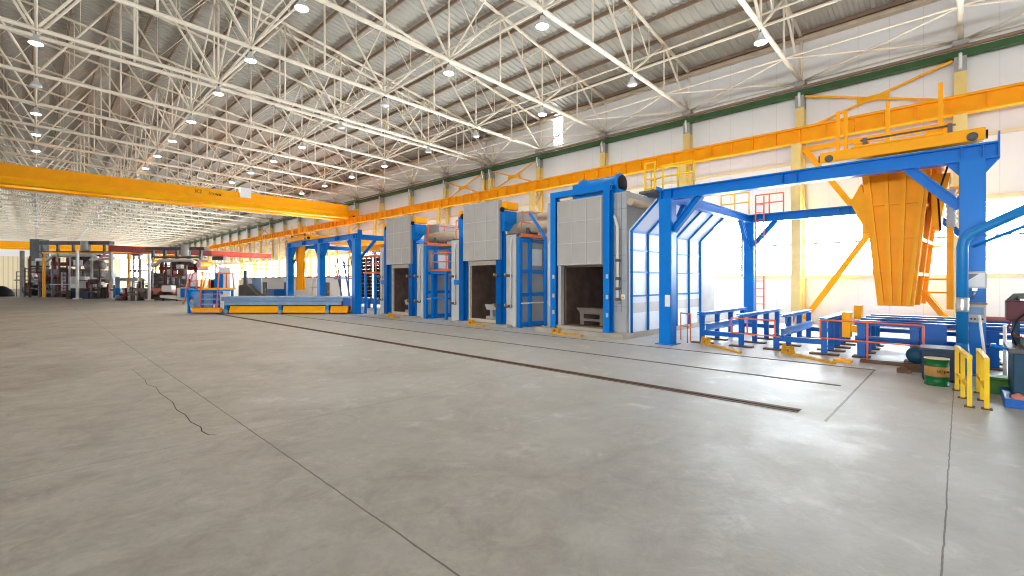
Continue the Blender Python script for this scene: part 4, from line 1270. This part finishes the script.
t = thing('pump_cabinet', 'low dark navy cabinet behind the green drum', 'cabinet', (14.0, 0.3, 0))
part('case', MB().box(13.75, 14.45, -0.02, 0.62, 0.04, 0.66), NAVY, t, bev=0.015)
part('lid', MB().box(13.7, 14.5, -0.06, 0.66, 0.66, 0.72), NAVY, t, bev=0.01)
part('foot', MB().box(13.8, 13.95, 0.0, 0.6, 0, 0.04), DARK, t)
t = thing('blower', 'dark teal snail-shaped blower beside the navy cabinet', 'blower', (15.0, 0.75, 0))
part('volute', MB().lathe([(0.06, -0.12), (0.19, -0.10), (0.21, 0), (0.19, 0.10), (0.06, 0.12)], (14.9, 0.76, 0.40), 'X', 20), TEAL, t)
part('outlet', MB().box(14.8, 15.0, 0.55, 0.76, 0.44, 0.60), TEAL, t)
part('base', MB().box(14.75, 15.05, 0.55, 1.0, 0, 0.20), BROWN, t)

t = thing('oil_drum', 'small green drum with a tan lettered band, on the floor', 'drum', (13.3, 0.36, 0))
R_ = 0.195
part('shell', MB().lathe([(R_ - 0.01, 0), (R_ + 0.008, 0.01), (R_ + 0.008, 0.03), (R_, 0.035), (R_, 0.17), (R_ + 0.008, 0.185), (R_, 0.20), (R_, 0.40), (R_ + 0.008, 0.41), (R_, 0.425), (R_, 0.535), (R_ + 0.01, 0.54), (R_ + 0.01, 0.56), (R_ - 0.015, 0.565), (R_ - 0.02, 0.55)], (13.3, 0.36, 0), 'Z', 36), DGREEN, t)
bd = part('label_band', MB().lathe([(R_ + 0.001, 0.195), (R_ + 0.003, 0.2), (R_ + 0.003, 0.40), (R_ + 0.001, 0.405)], (13.3, 0.36, 0), 'Z', 36), TAN, t, 'tan printed band')
part('top_rim', MB().lathe([(R_ - 0.012, 0.555), (R_ + 0.012, 0.555), (R_ + 0.012, 0.57), (R_ - 0.012, 0.57)], (13.3, 0.36, 0), 'Z', 36), CREAM, t, 'worn pale rim')
# printed on the band, wrapped round the shell
for k, ch in enumerate('МСПром'):
    a = math.radians(190 + k * 10.5)
    o = lettering(ch, 0.075, INKB, (13.3 + (R_ + 0.004) * math.cos(a), 0.36 + (R_ + 0.004) * math.sin(a), 0.305), (math.pi / 2, 0, a + math.pi / 2), bd)

def yellow_barrier(label, p, q, h):
    t = thing('safety_barrier', label, 'railing', (p[0], p[1], 0), 'bright yellow floor barriers')
    for k in (0.0, 0.5, 1.0):
        x, y = p[0] + (q[0] - p[0]) * k, p[1] + (q[1] - p[1]) * k
        o = part('post', MB().box(x - 0.032, x + 0.032, y - 0.032, y + 0.032, 0.02, h - 0.06), LEMON, t)
        part('foot_plate', MB().box(x - 0.07, x + 0.07, y - 0.07, y + 0.07, 0, 0.02), BROWN, o)
    d = (Vector((*q, 0)) - Vector((*p, 0))).normalized() * 0.035
    part('top_rail', MB().bar((p[0] - d.x, p[1] - d.y, h - 0.03), (q[0] + d.x, q[1] + d.y, h - 0.03), 0.066, 0.06), LEMON, t)
    part('lower_rail', MB().bar((p[0], p[1], 0.34), (q[0], q[1], 0.34), 0.04, 0.07), LEMON, t)
    return t
yellow_barrier('yellow steel barrier standing closest to the green drum', (11.35, -0.115), (12.9, 0.05), 0.90)
yellow_barrier('yellow steel barrier standing closest to the blue press', (11.35, -0.325), (12.9, -0.255), 0.88)

solo('tool_box', MB().box(13.0, 13.5, -0.75, -0.35, 0.0, 0.26).box(13.05, 13.45, -0.7, -0.4, 0.26, 0.32), paint('olive_green_paint', (74, 124, 50), 0.5), 'olive green box on the floor behind the yellow barriers', 'box', bev=0.01)
t = thing('lean_pole', 'white pole leaning beside the right portal post', 'pole', (14.2, -0.5, 0))
part('shaft', MB().tube((13.9, -0.42, 0.02), (14.5, -0.30, 1.45), 0.025, 8), WHITE, t)
part('tip', MB().tube((13.88, -0.424, 0), (13.9, -0.42, 0.04), 0.03, 8), DARK, t)
t = thing('white_post', 'slim white upright post between the barriers and the bench', 'post', (14.4, -0.68, 0))
part('shaft', MB().tube((14.4, -0.68, 0.02), (14.4, -0.68, 1.25), 0.03, 8), WHITE, t)
part('base', MB().box(14.3, 14.5, -0.78, -0.58, 0, 0.02), GREYD, t)

t = thing('hydraulic_press', 'dark teal hydraulic machine at the edge of the hall beside the yellow barriers', 'press', (12.3, -1.1, 0))
part('bed', MB().box(11.75, 13.2, -2.0, -0.55, 0.0, 0.16), BLU_D, t, 'blue floor plate', bev=0.01)
part('cabinet', MB().box(11.9, 13.1, -1.9, -0.66, 0.16, 0.94), TEAL, t, bev=0.02)
part('cabinet_door', MB().box(11.88, 11.905, -1.75, -0.85, 0.24, 0.86), TEAL, t)
part('table', MB().box(11.82, 13.15, -1.95, -0.60, 0.94, 1.02).box(11.9, 12.9, -1.8, -0.8, 1.02, 1.18), GREYD, t, 'grey machine table', bev=0.01)
part('vise', MB().lathe([(0.16, 0), (0.2, 0.02), (0.2, 0.13), (0.12, 0.16), (0.12, 0.24)], (12.3, -1.1, 1.17), 'Z', 18), HAZE, t)
part('column', MB().lathe([(0.09, 0), (0.09, 0.55), (0.12, 0.57), (0.12, 0.7), (0.07, 0.72)], (12.4, -0.95, 1.15), 'Z', 16), CYAN, t, 'pale blue cylinder')
part('column', MB().lathe([(0.07, 0), (0.07, 0.75), (0.1, 0.77), (0.1, 0.9)], (12.7, -1.25, 1.02), 'Z', 16), CYAN, t, 'pale blue cylinder')
part('head', MB().box(12.35, 12.75, -0.85, -0.60, 1.48, 1.84), paint('oxblood_paint', (92, 44, 50), 0.5, 0.2), t, 'dark red motor head', bev=0.02)
part('hood', MB().pipe([(12.5, -0.62, 1.80), (12.5, -0.72, 1.93), (12.5, -1.9, 1.98)], 0.05, 6).box(12.3, 12.8, -1.9, -0.75, 1.88, 1.93), GREYD, t)
part('back_frame', MB().bar((12.9, -0.75, 0.94), (12.9, -0.75, 1.9), 0.1), TEAL, t)
part('back_frame', MB().bar((12.9, -1.8, 0.94), (12.9, -1.8, 1.9), 0.1), TEAL, t)
part('hose', MB().pipe([(12.5, -0.68, 1.5), (12.4, -0.62, 1.35), (12.3, -0.72, 1.2), (12.25, -0.95, 1.15)], 0.014, 8), RED, t, 'dark red hose')
part('hose', MB().pipe([(12.3, -0.9, 1.7), (12.2, -0.72, 1.5), (12.2, -0.66, 1.25), (12.3, -0.72, 1.05)], 0.014, 8), BLACK, t)
part('hand_lever', MB().tube((11.9, -0.62, 1.0), (11.85, -0.42, 1.05), 0.02, 8).tube((11.85, -0.42, 1.03), (11.85, -0.42, 1.09), 0.035, 8), BLU, t)
part('gauge', MB().lathe([(0.08, -0.03), (0.08, 0.03)], (12.2, -1.35, 1.45), 'X', 16).box(12.2, 12.3, -1.42, -1.28, 1.15, 1.45), WHITE, t)
solo('cloth_rag', MB().lathe([(0.10, 0), (0.09, 0.05), (0.05, 0.08), (0.02, 0.10)], (11.82, -0.72, 0.16), 'Z', 9), SALMON, 'crumpled pinkish rag on the blue floor plate of the press', 'rag')

# ------------------------------------------------------------------ charging car (built along its own axis)
CAR = (8.78, 35.2, 0)
A = -TH
t = thing('charging_car', 'long pale blue charging car with orange side panels on the floor rails', 'transfer car', CAR, None, A)
part('deck_beam', MB().box(-0.35, 7.8, 0.15, 2.3, 0.86, 1.14).box(-0.3, 7.8, 0.10, 0.2, 1.02, 1.06), BLU_L, t, bev=0.02)
part('lower_beam', MB().box(-0.1, 7.75, 0.05, 2.2, 0.58, 0.84), BLU_L, t, bev=0.02)
for a, b in ((0.25, 3.52), (3.82, 6.66), (7.0, 8.15)):
    part('side_panel', MB().hexa([(a, 0.0, 0.08), (b, 0.0, 0.08), (b, 0.14, 0.52), (a, 0.14, 0.52)], [(a, 0.2, 0.08), (b, 0.2, 0.08), (b, 0.3, 0.52), (a, 0.3, 0.52)]), YEL, t, 'orange side panel', bev=0.01)
part('skirt', MB().box(0.1, 8.2, 0.22, 2.1, 0.04, 0.56), DARK, t)
for x in (0.05, 3.67, 6.83):
    br = part('wheel_bracket', MB().box(x - 0.10, x + 0.10, -0.02, 0.2, 0.2, 0.58), BLU, t)
    part('wheel', MB().lathe([(0.05, -0.08), (0.15, -0.07), (0.15, 0.07), (0.05, 0.08)], (x, 0.02, 0.15), 'Y', 16), BLU_L, br)
part('end_block', MB().box(7.8, 8.45, 0.2, 1.8, 0.5, 1.05), BLU_D, t, 'deep blue end block')
part('end_rail', MB().pipe([(8.4, 0.1, 0.15), (8.4, 0.1, 1.2), (8.4, 1.6, 1.2), (8.4, 1.6, 0.15)], 0.03, 6), ORG, t)
# operator platform
fr = MB()
for x in (-2.45, -1.55, -0.45):
    fr.box(x - 0.06, x + 0.06, 0.0, 0.12, 0.05, 1.62)
    fr.box(x - 0.06, x + 0.06, 1.5, 1.62, 0.05, 1.62)
fr.box(-2.55, -0.4, 0.0, 1.62, 1.5, 1.62)
fr.box(-2.3, -0.1, -0.02, 1.6, 0.05, 0.25)
part('platform_frame', fr, BLU, t, 'blue platform frame')
part('frame_skirt', MB().prism([(-2.55, 0.02, 0.75), (-2.55, 0.08, 0.75), (-1.9, 0.08, 0.05), (-1.9, 0.02, 0.05)], (0, 0, 0.25)).box(-2.3, -1.7, 0.3, 1.4, 0.2, 1.5), BLU_L, t)
part('platform_deck', MB().box(-1.75, -0.25, -0.06, 1.6, 1.6, 1.72), YEL, t, 'orange deck')
for k in range(4):
    part('step', MB().box(-1.5, -0.35, -0.35 + k * 0.1, -0.1 + k * 0.1, 0.3 + k * 0.33, 0.36 + k * 0.33), YEL if k == 0 else BLU_L, t)
part('bottom_step', MB().box(-1.95, -0.1, -0.42, -0.1, 0.12, 0.42), YEL, t, 'orange lowest step', bev=0.01)
for x in (-1.42, -0.30):
    part('stair_rail', MB().pipe([(x, -0.38, 0.2), (x - 0.12, -0.1, 1.7), (x - 0.1, 0.0, 2.75), (x - 0.1, 0.8, 2.75), (x - 0.1, 0.8, 1.7)], 0.04, 6), ORG, t, 'orange stair rail')
for pts in ([(-2.5, 0.1, 1.65), (-2.2, 0.1, 2.75), (-1.55, 0.1, 2.75)], [(-2.5, 1.5, 1.65), (-2.2, 1.5, 2.75), (-1.0, 1.5, 2.75), (-0.4, 1.5, 2.75), (-0.3, 1.5, 1.7)]):
    part('guard_rail', MB().pipe(pts, 0.04, 6), ORG, t, 'orange guard rail')
part('guard_rail', MB().pipe([(-2.35, 0.1, 2.2), (-1.5, 0.1, 2.2)], 0.035, 6), ORG, t, 'orange guard rail')
part('guard_rail', MB().pipe([(-2.0, 0.1, 1.65), (-1.9, 0.1, 2.75)], 0.035, 6), ORG, t, 'orange guard rail')
part('front_rail', MB().pipe([(-2.75, -0.1, 0.65), (-2.65, 0.0, 1.0), (-2.6, 0.0, 1.9), (-2.3, 0.0, 2.7)], 0.035, 6), ORG, t, 'orange guard rail')

# ------------------------------------------------------------------ extrusion line and clutter at the far end of the hall
def far(name, label, cat, x, y, group=None):
    return thing(name, label, cat, (x, y, 0), group, A)

t = far('exhaust_stack', 'dark grey square stack with a stepped foot at the left of the far press line', 'duct', -0.2, 93.5)
part('shaft', MB().box(-0.6, 0.75, 0, 1.4, 3.2, 8.1), GREYD, t)
part('lower_shaft', MB().box(-0.75, 0.1, 0.1, 1.2, 0.5, 3.2), GREYD, t)
part('pale_pipe', MB().pipe([(0.2, -0.2, 5.0), (0.1, -0.2, 3.4), (0.7, -0.2, 2.2)], 0.25, 8), PIPEW, t)
part('base_tank', MB().lathe([(0.5, -1.2), (0.8, -1.1), (0.8, 1.1), (0.5, 1.2)], (-0.1, 0.3, 0.9), 'X', 12), BLACK, t)

t = far('service_mast', 'tall grey steel mast with side rails, far left of the press line', 'mast', -1.3, 95.5)
part('mast_tube', MB().bar((-0.1, 0, 0), (-0.1, 0, 6.5), 0.35), HAZE, t)
part('side_gangway', MB().box(-1.3, 1.2, 0, 0.8, 2.25, 2.4), GREYD, t)
for z in (2.9, 3.5):
    part('hand_rail', MB().tube((-0.9, 0, z), (0.9, 0, z), 0.06, 6), RED, t)
for x in (-0.9, 0.0, 0.9):
    part('rail_post', MB().tube((x, 0, 0.02), (x, 0, 3.5), 0.06, 6), HAZE, t)

solo('tarp_heap', MB().lathe([(1.3, 0), (1.25, 0.5), (0.9, 1.0), (0.4, 1.4), (0.1, 1.5)], (-3.4, 98.0, 0), 'Z', 10), BLACK, 'dark covered heap on the floor at the far left edge', 'heap')

t = far('pipe_gantry', 'long orange-yellow pipe gantry across the front of the far press line', 'gantry', 1.0, 86.0)
def lx(u, d):
    return (u - 48) / 462 * d
part('column', MB().bar((-0.3, 0, 0), (-0.3, 0, 5.9), 0.15), YEL2, t)
part('column', MB().bar((-1.0, 0.5, 0), (-1.0, 0.5, 5.3), 0.15), YEL2, t)
part('column', MB().bar((13.6, -3.4, 0), (13.6, -3.4, 5.6), 0.26), YEL2, t)
part('top_pipe', MB().pipe([(-0.6, 0, 5.9), (7.0, -1.7, 5.75), (13.6, -3.4, 5.6), (17.5, -4.4, 5.6)], 0.085, 8), YEL2, t)

CLUT = [HAZE, GREYD, RED, HAZE, GREYL, BROWN, LILAC, GREYD, RUST]
def clutter(t, rnd, n, s, ht):
    for k in range(n):
        xx = rnd.uniform(-0.6, 0.6) * s
        za = rnd.uniform(0.0, 0.6) * ht
        mt = rnd.choice(CLUT)
        yy = rnd.uniform(-1.3, 0.3)
        if k % 3 == 0:
            part('pipe_run', MB().tube((xx - rnd.uniform(0.06, 0.2) * s, yy, za + 0.15), (xx + rnd.uniform(0.06, 0.2) * s, yy, za + 0.15), rnd.uniform(0.06, 0.15), 6), mt, t)
        elif k % 3 == 1:
            part('riser_pipe', MB().tube((xx, yy, 0), (xx, yy, za + 0.3 * ht), rnd.uniform(0.05, 0.11), 6), mt, t)
        else:
            w_ = rnd.uniform(0.25, 0.8)
            h_ = rnd.uniform(0.3, 1.1)
            zz = 0 if k % 2 else za * 0.8
            part('valve_block', MB().box(xx - w_ / 2, xx + w_ / 2, yy, yy + 0.6, zz, zz + h_), mt, t)

def press(label, x, y, wd, ht):
    t = far('extrusion_press', label, 'machine', x, y, 'far extrusion presses')
    s = wd
    part('cabinet', MB().box(-0.48 * s, -0.1 * s, 0.2, 2.0, 0, ht * 0.5), LILAC, t, 'lilac grey cabinet')
    part('cabinet', MB().box(0.05 * s, 0.32 * s, 0.2, 2.0, 0, ht * 0.5), LILAC, t, 'lilac grey cabinet')
    part('panel_joint', MB().box(-0.47 * s, -0.11 * s, 0.17, 0.21, ht * 0.24, ht * 0.25).box(-0.3 * s, -0.29 * s, 0.17, 0.21, 0.1, ht * 0.5), GREYD, t)
    ld = MB()
    for xx in (-0.1 * s, 0.02 * s):
        ld.bar((xx, -0.1, 0), (xx, -0.1, ht * 0.7), 0.14)
    for k in range(9):
        ld.box(-0.1 * s, 0.02 * s, -0.14, -0.06, 0.3 + k * ht * 0.055, 0.38 + k * ht * 0.055)
    part('ladder', ld, RED, t, 'dark red ladder')
    part('press_frame', MB().box(-0.3 * s, 0.5 * s, 0.4, 2.4, ht * 0.56, ht * 0.62).box(-0.3 * s, 0.5 * s, 0.4, 2.4, ht * 0.72, ht * 0.76).box(-0.28 * s, -0.22 * s, 0.4, 0.6, ht * 0.5, ht * 0.76).box(0.1 * s, 0.16 * s, 0.4, 0.6, ht * 0.5, ht * 0.76).box(0.42 * s, 0.48 * s, 0.4, 0.6, ht * 0.5, ht * 0.76), RED, t, 'dark red frame')
    part('main_cylinder', MB().lathe([(0.2, -0.1 * s), (0.5, -0.08 * s), (0.5, 0.42 * s), (0.2, 0.45 * s)], (0, 1.2, ht * 0.67), 'X', 14), HAZE, t)
    part('flue_pipe', MB().pipe([(-0.48 * s, 0.0, ht * 0.66), (-0.3 * s, 0.0, ht * 0.66), (-0.2 * s, 0.0, ht * 0.74), (0.4 * s, 0.0, ht * 0.74), (0.5 * s, 0.0, ht * 0.7)], 0.2, 8), PIPEW, t, 'pale bent flue pipe')
    part('inspection_box', MB().box(0.12 * s, 0.22 * s, -0.1, 0.4, ht * 0.56, ht * 0.66), WHITE, t)
    g = MB().box(-0.62 * s, 0.62 * s, 0.6, 1.4, ht * 0.94, ht)
    part('roof_beam', g, GREYD, t, 'dark roof beam')
    for k in range(5):
        xx = (-0.5 + 0.25 * k) * s
        part('roof_post', MB().bar((xx, 1.0, ht * 0.76), (xx, 1.0, ht * 0.95), 0.26), GREYD, t)
    part('roof_walk', MB().box(-0.55 * s, 0.55 * s, 0.5, 1.6, ht * 0.79, ht * 0.82), GREYD, t)
    part('roof_tank', MB().lathe([(0.2, 0), (0.42, 0.05), (0.42, 1.3), (0.3, 1.4)], (0.25 * s, 0.3, ht * 0.82), 'Z', 14), GREY, t, 'grey tank on the roof walk')
    clutter(t, random.Random(int(x * 10)), 60, s, ht)
    for k in range(3):
        xx = (-0.38 + 0.33 * k) * s
        part('vertical_pipe', MB().tube((xx, -0.2, 0.1), (xx, -0.2, ht * 0.46), 0.1, 6), PIPEW if k % 2 else GREYD, t)
    return t
press('grey and dark red extrusion press at the left end of the far line', 2.9, 87.5, 8.6, 7.7)
press('grey and dark red extrusion press behind the orange stair of the charging car', 11.2, 67.5, 5.8, 6.3)

t = far('support_post', 'slim white post with a foot in front of the far left press', 'post', 3.5, 76.9)
part('shaft', MB().bar((0, 0, 0.1), (0, 0, 5.9), 0.22), WHITE, t)
part('foot', MB().box(-0.3, 0.3, -0.3, 0.3, 0, 0.15), WHITE, t)
t = far('support_post', 'slim white post at the left of the nearer far press', 'post', 8.9, 65.6)
part('shaft', MB().bar((0, 0, 0.1), (0, 0, 5.2), 0.22), WHITE, t)
part('foot', MB().box(-0.3, 0.3, -0.3, 0.3, 0, 0.15), WHITE, t)
t = far('support_post', 'tall pale post between the pile of dies and the grey tank', 'post', 6.4, 74.5)
part('shaft', MB().bar((0, 0, 0.1), (0, 0, 5.6), 0.26), GREYL, t)
part('foot', MB().box(-0.3, 0.3, -0.3, 0.3, 0, 0.15), GREYL, t)

t = far('switch_cabinet', 'pale grey switch cabinet on legs in front of the far left press', 'cabinet', 3.6, 78.4)
part('case', MB().box(-0.95, 0.85, 0, 0.7, 1.3, 2.75), GREYL, t, bev=0.03)
part('door', MB().box(-0.9, -0.1, -0.03, 0.02, 1.35, 2.7), WHITE, t)
part('plinth', MB().box(-0.9, 1.2, 0.05, 0.7, 0, 1.3), NAVY, t)

t = far('mill_stand', 'brownish tangle of handling rollers beside the far switch cabinet', 'machine', 5.3, 78.0)
part('bed', MB().box(-1.7, 1.9, 0.2, 1.6, 0.25, 0.75), HAZE, t)
for k in range(4):
    part('foot', MB().box(-1.5 + k * 0.95, -1.1 + k * 0.95, 0.3, 1.4, 0, 0.3), GREYD, t)
for k in range(4):
    part('roller', MB().lathe([(0.1, -0.5), (0.36, -0.45), (0.36, 0.45), (0.1, 0.5)], (-1.3 + k * 0.85, 0.6, 1.05), 'Y', 12), HAZE, t)
part('tower', MB().box(-1.6, -0.9, 0.4, 1.2, 0.7, 2.2).box(-1.7, -0.2, 0.4, 1.2, 2.2, 2.45), HAZE, t)
part('pale_rail', MB().box(-0.2, 1.9, 0.0, 0.2, 1.2, 1.5), GREYL, t, 'pale rail')
part('upright', MB().bar((-1.3, 0.8, 2.4), (-1.3, 0.8, 5.2), 0.2), GREYL, t)
part('crossbar', MB().tube((-1.6, 0.8, 4.9), (1.6, 0.8, 5.1), 0.14, 8), GREYL, t)
clutter(t, random.Random(5), 45, 4.2, 4.6)
part('drum', MB().lathe([(0.3, -1.1), (0.55, -1.0), (0.55, 1.0), (0.3, 1.1)], (-1.4, 1.4, 4.2), 'X', 14), HAZE, t)
part('drum', MB().lathe([(0.3, -1.1), (0.5, -1.0), (0.5, 1.0), (0.3, 1.1)], (-1.4, 1.4, 3.1), 'X', 14), HAZE, t)
t = far('hopper_box', 'pale box machine standing above the handling rollers', 'machine', 6.15, 81.4)
part('case', MB().box(-0.7, 0.75, 0, 1.2, 1.9, 3.3), GREYL, t, bev=0.05)
for x in (-0.6, 0.6):
    part('leg', MB().bar((x, 0.6, 0), (x, 0.6, 1.9), 0.16), GREYD, t)
t = far('blue_cylinder', 'pale blue upright tube beside the grey tank in the distance', 'tube', 6.95, 74.0)
part('tube', MB().lathe([(0.2, 0.0), (0.24, 0.1), (0.24, 2.6), (0.1, 2.75)], n=14), BLU_L, t)
part('collar', MB().lathe([(0.26, 0.5), (0.3, 0.52), (0.3, 1.3), (0.26, 1.32)], n=14), BLU, t)

t = far('cooling_table', 'pale round-edged table on two legs in the far gap between the presses', 'table', 7.95, 73.3)
part('top', MB().hexa([(-1.2, 0, 2.2), (1.2, 0, 2.2), (1.2, 1.2, 2.2), (-1.2, 1.2, 2.2)], [(-1.0, 0, 2.6), (0.9, 0, 2.6), (0.9, 1.2, 2.6), (-1.0, 1.2, 2.6)]), GREYL, t)
for x in (-0.5, 0.1):
    part('leg', MB().bar((x, 0.5, 0.0), (x, 0.5, 2.2), 0.2), BLU_L, t)
t = far('die_heater', 'low dark heap of tools and blocks beside the far grey bin', 'machine', 7.9, 67.4)
part('bed', MB().box(-1.3, 1.3, 0.0, 1.2, 0.1, 0.6), GREYD, t)
part('foot', MB().box(-1.2, 1.2, 0.2, 1.0, 0, 0.1), DARK, t)
clutter(t, random.Random(9), 30, 2.6, 2.2)
t = far('scrap_bin', 'pale grey tapered bin below the far table', 'bin', 7.95, 71.3)
part('bin_body', MB().hexa([(-0.9, 0, 0.05), (0.8, 0, 0.05), (0.8, 1.2, 0.05), (-0.9, 1.2, 0.05)], [(-1.05, -0.1, 1.3), (1.05, -0.1, 1.3), (1.05, 1.3, 1.3), (-1.05, 1.3, 1.3)]), GREY, t)
part('rim', MB().box(-1.1, 1.1, -0.15, 1.35, 1.28, 1.36), GREYL, t)
t = far('wall_scaffold', 'brown lattice mast standing in the bright gap of the far presses', 'mast', 9.0, 76.0)
for x in (-0.35, 0.35):
    part('stile', MB().bar((x, 0, 0), (x, 0, 6.4), 0.14), HAZE, t)
for k in range(9):
    part('rung', MB().bar((-0.35, 0, 0.6 + k * 0.7), (0.35, 0, 0.6 + k * 0.7), 0.1), HAZE, t)
part('head_box', MB().box(-0.5, 0.5, -0.2, 0.4, 5.5, 6.5), GREYD, t)

t = far('red_sheet_rack', 'salmon sheets sagging over a low rack on the far floor', 'rack', 10.1, 65.4)
part('sheet', MB().prism([(-1.35, 0, 1.35), (1.45, 0, 1.35), (1.15, 0, 0.75), (0.35, 0, 1.15), (-0.3, 0, 1.1), (-0.95, 0, 0.6)], (0, 1.2, 0)), SALMON, t, 'salmon cloth')
part('frame', MB().bar((-1.3, 0.6, 1.3), (1.4, 0.6, 1.3), 0.1).bar((-1.2, 0.6, 0), (-1.2, 0.6, 1.3), 0.1).bar((1.3, 0.6, 0), (1.3, 0.6, 1.3), 0.1), GREYD, t)
part('dark_base', MB().box(-1.2, 1.2, 0.3, 1.1, 0, 0.35), GREYD, t)
t = far('pallet_truck', 'white low loading truck with a blue side on the far floor', 'truck', 10.5, 62.9)
part('bed', MB().prism([(-1.3, 0, 0.35), (1.0, 0, 0.12), (1.0, 0, 0.4), (-1.3, 0, 0.62)], (0, 1.2, 0)), WHITE, t)
part('body', MB().box(0.6, 1.25, 0, 1.2, 0.1, 1.45), WHITE, t, bev=0.04)
part('side_plate', MB().box(1.0, 1.7, -0.05, 1.1, 0.35, 1.4), BLU, t, 'blue side plate')
part('head', MB().box(-1.3, -0.2, 0.2, 1.0, 1.0, 1.7), WHITE, t, bev=0.05)
for x in (-1.0, 0.5):
    part('wheel', MB().lathe([(0.05, -0.05), (0.12, -0.04), (0.12, 0.04), (0.05, 0.05)], (x, 0.1, 0.12), 'Y', 12), BLACK, t)

# rust-red overhead girder over the far end, with its lattice mast
t = thing('red_girder', 'rust-red sloping girder spanning between the far presses and the window wall', 'girder', (16.3, 76.7, 5.8))
part('beam', MB().ibeam((6.1, 73.9, 6.15), (17.5, 77.1, 6.15), 0.5, 0.75, 0.06), RED, t)
part('beam_end', MB().ibeam((17.5, 77.1, 6.15), (26.4, 79.6, 6.15), 0.5, 0.75, 0.06), REDB, t, 'brighter red end of the girder')
t = far('lattice_mast', 'white lattice mast standing under the rust-red girder', 'mast', 18.5, 77.2)
for x in (-0.45, 0.45):
    part('stile', MB().bar((x, 0, 0), (x, 0, 5.2), 0.16), WHITE, t)
part('lacing', MB().pipe([(-0.45 if k % 2 else 0.45, 0, 0.2 + k * 0.6) for k in range(9)], 0.06, 5), WHITE, t)
part('cap', MB().box(-0.8, 0.8, -0.3, 0.3, 5.2, 5.75), GREYD, t)
solo('conveyor_pipe', MB().bar((9, 72.0, 4.75), (26.5, 76.0, 4.6), 0.18).bar((9, 72.2, 4.2), (26.5, 76.2, 4.05), 0.14), YEL2, 'thin yellow pipe pair crossing under the rust-red girder', 'pipe')

t = far('machine_cabin', 'white machine cabin with a deep blue door beside the orange stair', 'cabinet', 12.3, 51.5)
part('case', MB().box(-0.1, 1.05, 0.1, 1.5, 0, 3.5), WHITE, t, bev=0.02)
part('door', MB().box(-0.35, 0.4, -0.05, 0.1, 0.9, 2.9), BLU, t, 'deep blue door', bev=0.02)
part('side_box', MB().box(-0.95, -0.4, 0.0, 0.8, 0, 2.4), BLU_D, t)
part('gauge_board', MB().box(-0.9, -0.45, -0.04, 0.02, 1.4, 2.2), BLACK, t)
t = far('fork_lift_frame', 'dark small machine with slanted top between the cabin and the white rooms', 'machine', 16.0, 55.5)
part('body', MB().prism([(-1.0, 0, 0), (1.2, 0, 0), (1.2, 0, 0.5), (-0.2, 0, 1.9), (-1.0, 0, 1.7)], (0, 1.2, 0)), GREYD, t)
part('mast', MB().bar((-0.4, 0.3, 1.6), (-0.4, 0.3, 3.4), 0.3), GREYD, t)
part('pale_panel', MB().box(-0.1, 0.9, 1.0, 1.1, 0.4, 2.6), BLU_L, t)

t = thing('site_office', 'long low white cabin row with a red roof edge, beyond the charging car', 'cabin', (21.5, 62.0, 0))
part('walls', MB().box(21.0, 24.0, 44.0, 76.0, 0, 2.55), WHITE, t)
part('roof_edge', MB().box(20.9, 24.1, 43.9, 76.1, 2.55, 2.7), REDB, t, 'red roof edge')
for y in (46.5, 57.5, 65.0, 73.0):
    dd = part('door', MB().box(20.95, 21.02, y, y + 1.4, 0.05, 2.05), GREYD, t, 'dark grey door')
    part('handle', MB().box(20.9, 20.96, y + 0.15, y + 0.22, 1.0, 1.2), ALU, dd)
t = thing('parts_crate', 'deep blue crate on skids in front of the white cabins', 'crate', (19.5, 57.5, 0))
part('box', MB().box(19.0, 20.2, 56.4, 58.8, 0.15, 1.25), BLU_D, t, bev=0.03)
part('skid', MB().box(19.0, 20.2, 56.5, 56.8, 0, 0.15), BROWN, t)
part('skid', MB().box(19.0, 20.2, 58.4, 58.7, 0, 0.15), BROWN, t)
t = thing('light_rig', 'white tubular rig standing near the white cabins inside the portal', 'rig', (20.2, 47.5, 0))
for y in (46.4, 48.6):
    part('leg', MB().pipe([(20.0, y, 0), (20.2, y, 2.6), (20.3, y - 0.4, 3.0)], 0.07, 6), WHITE, t)
part('bar', MB().tube((20.2, 46.4, 2.2), (20.2, 48.6, 2.2), 0.06, 6), WHITE, t)
part('shelf', MB().box(19.9, 20.5, 46.4, 48.6, 1.5, 1.6), GREYL, t)
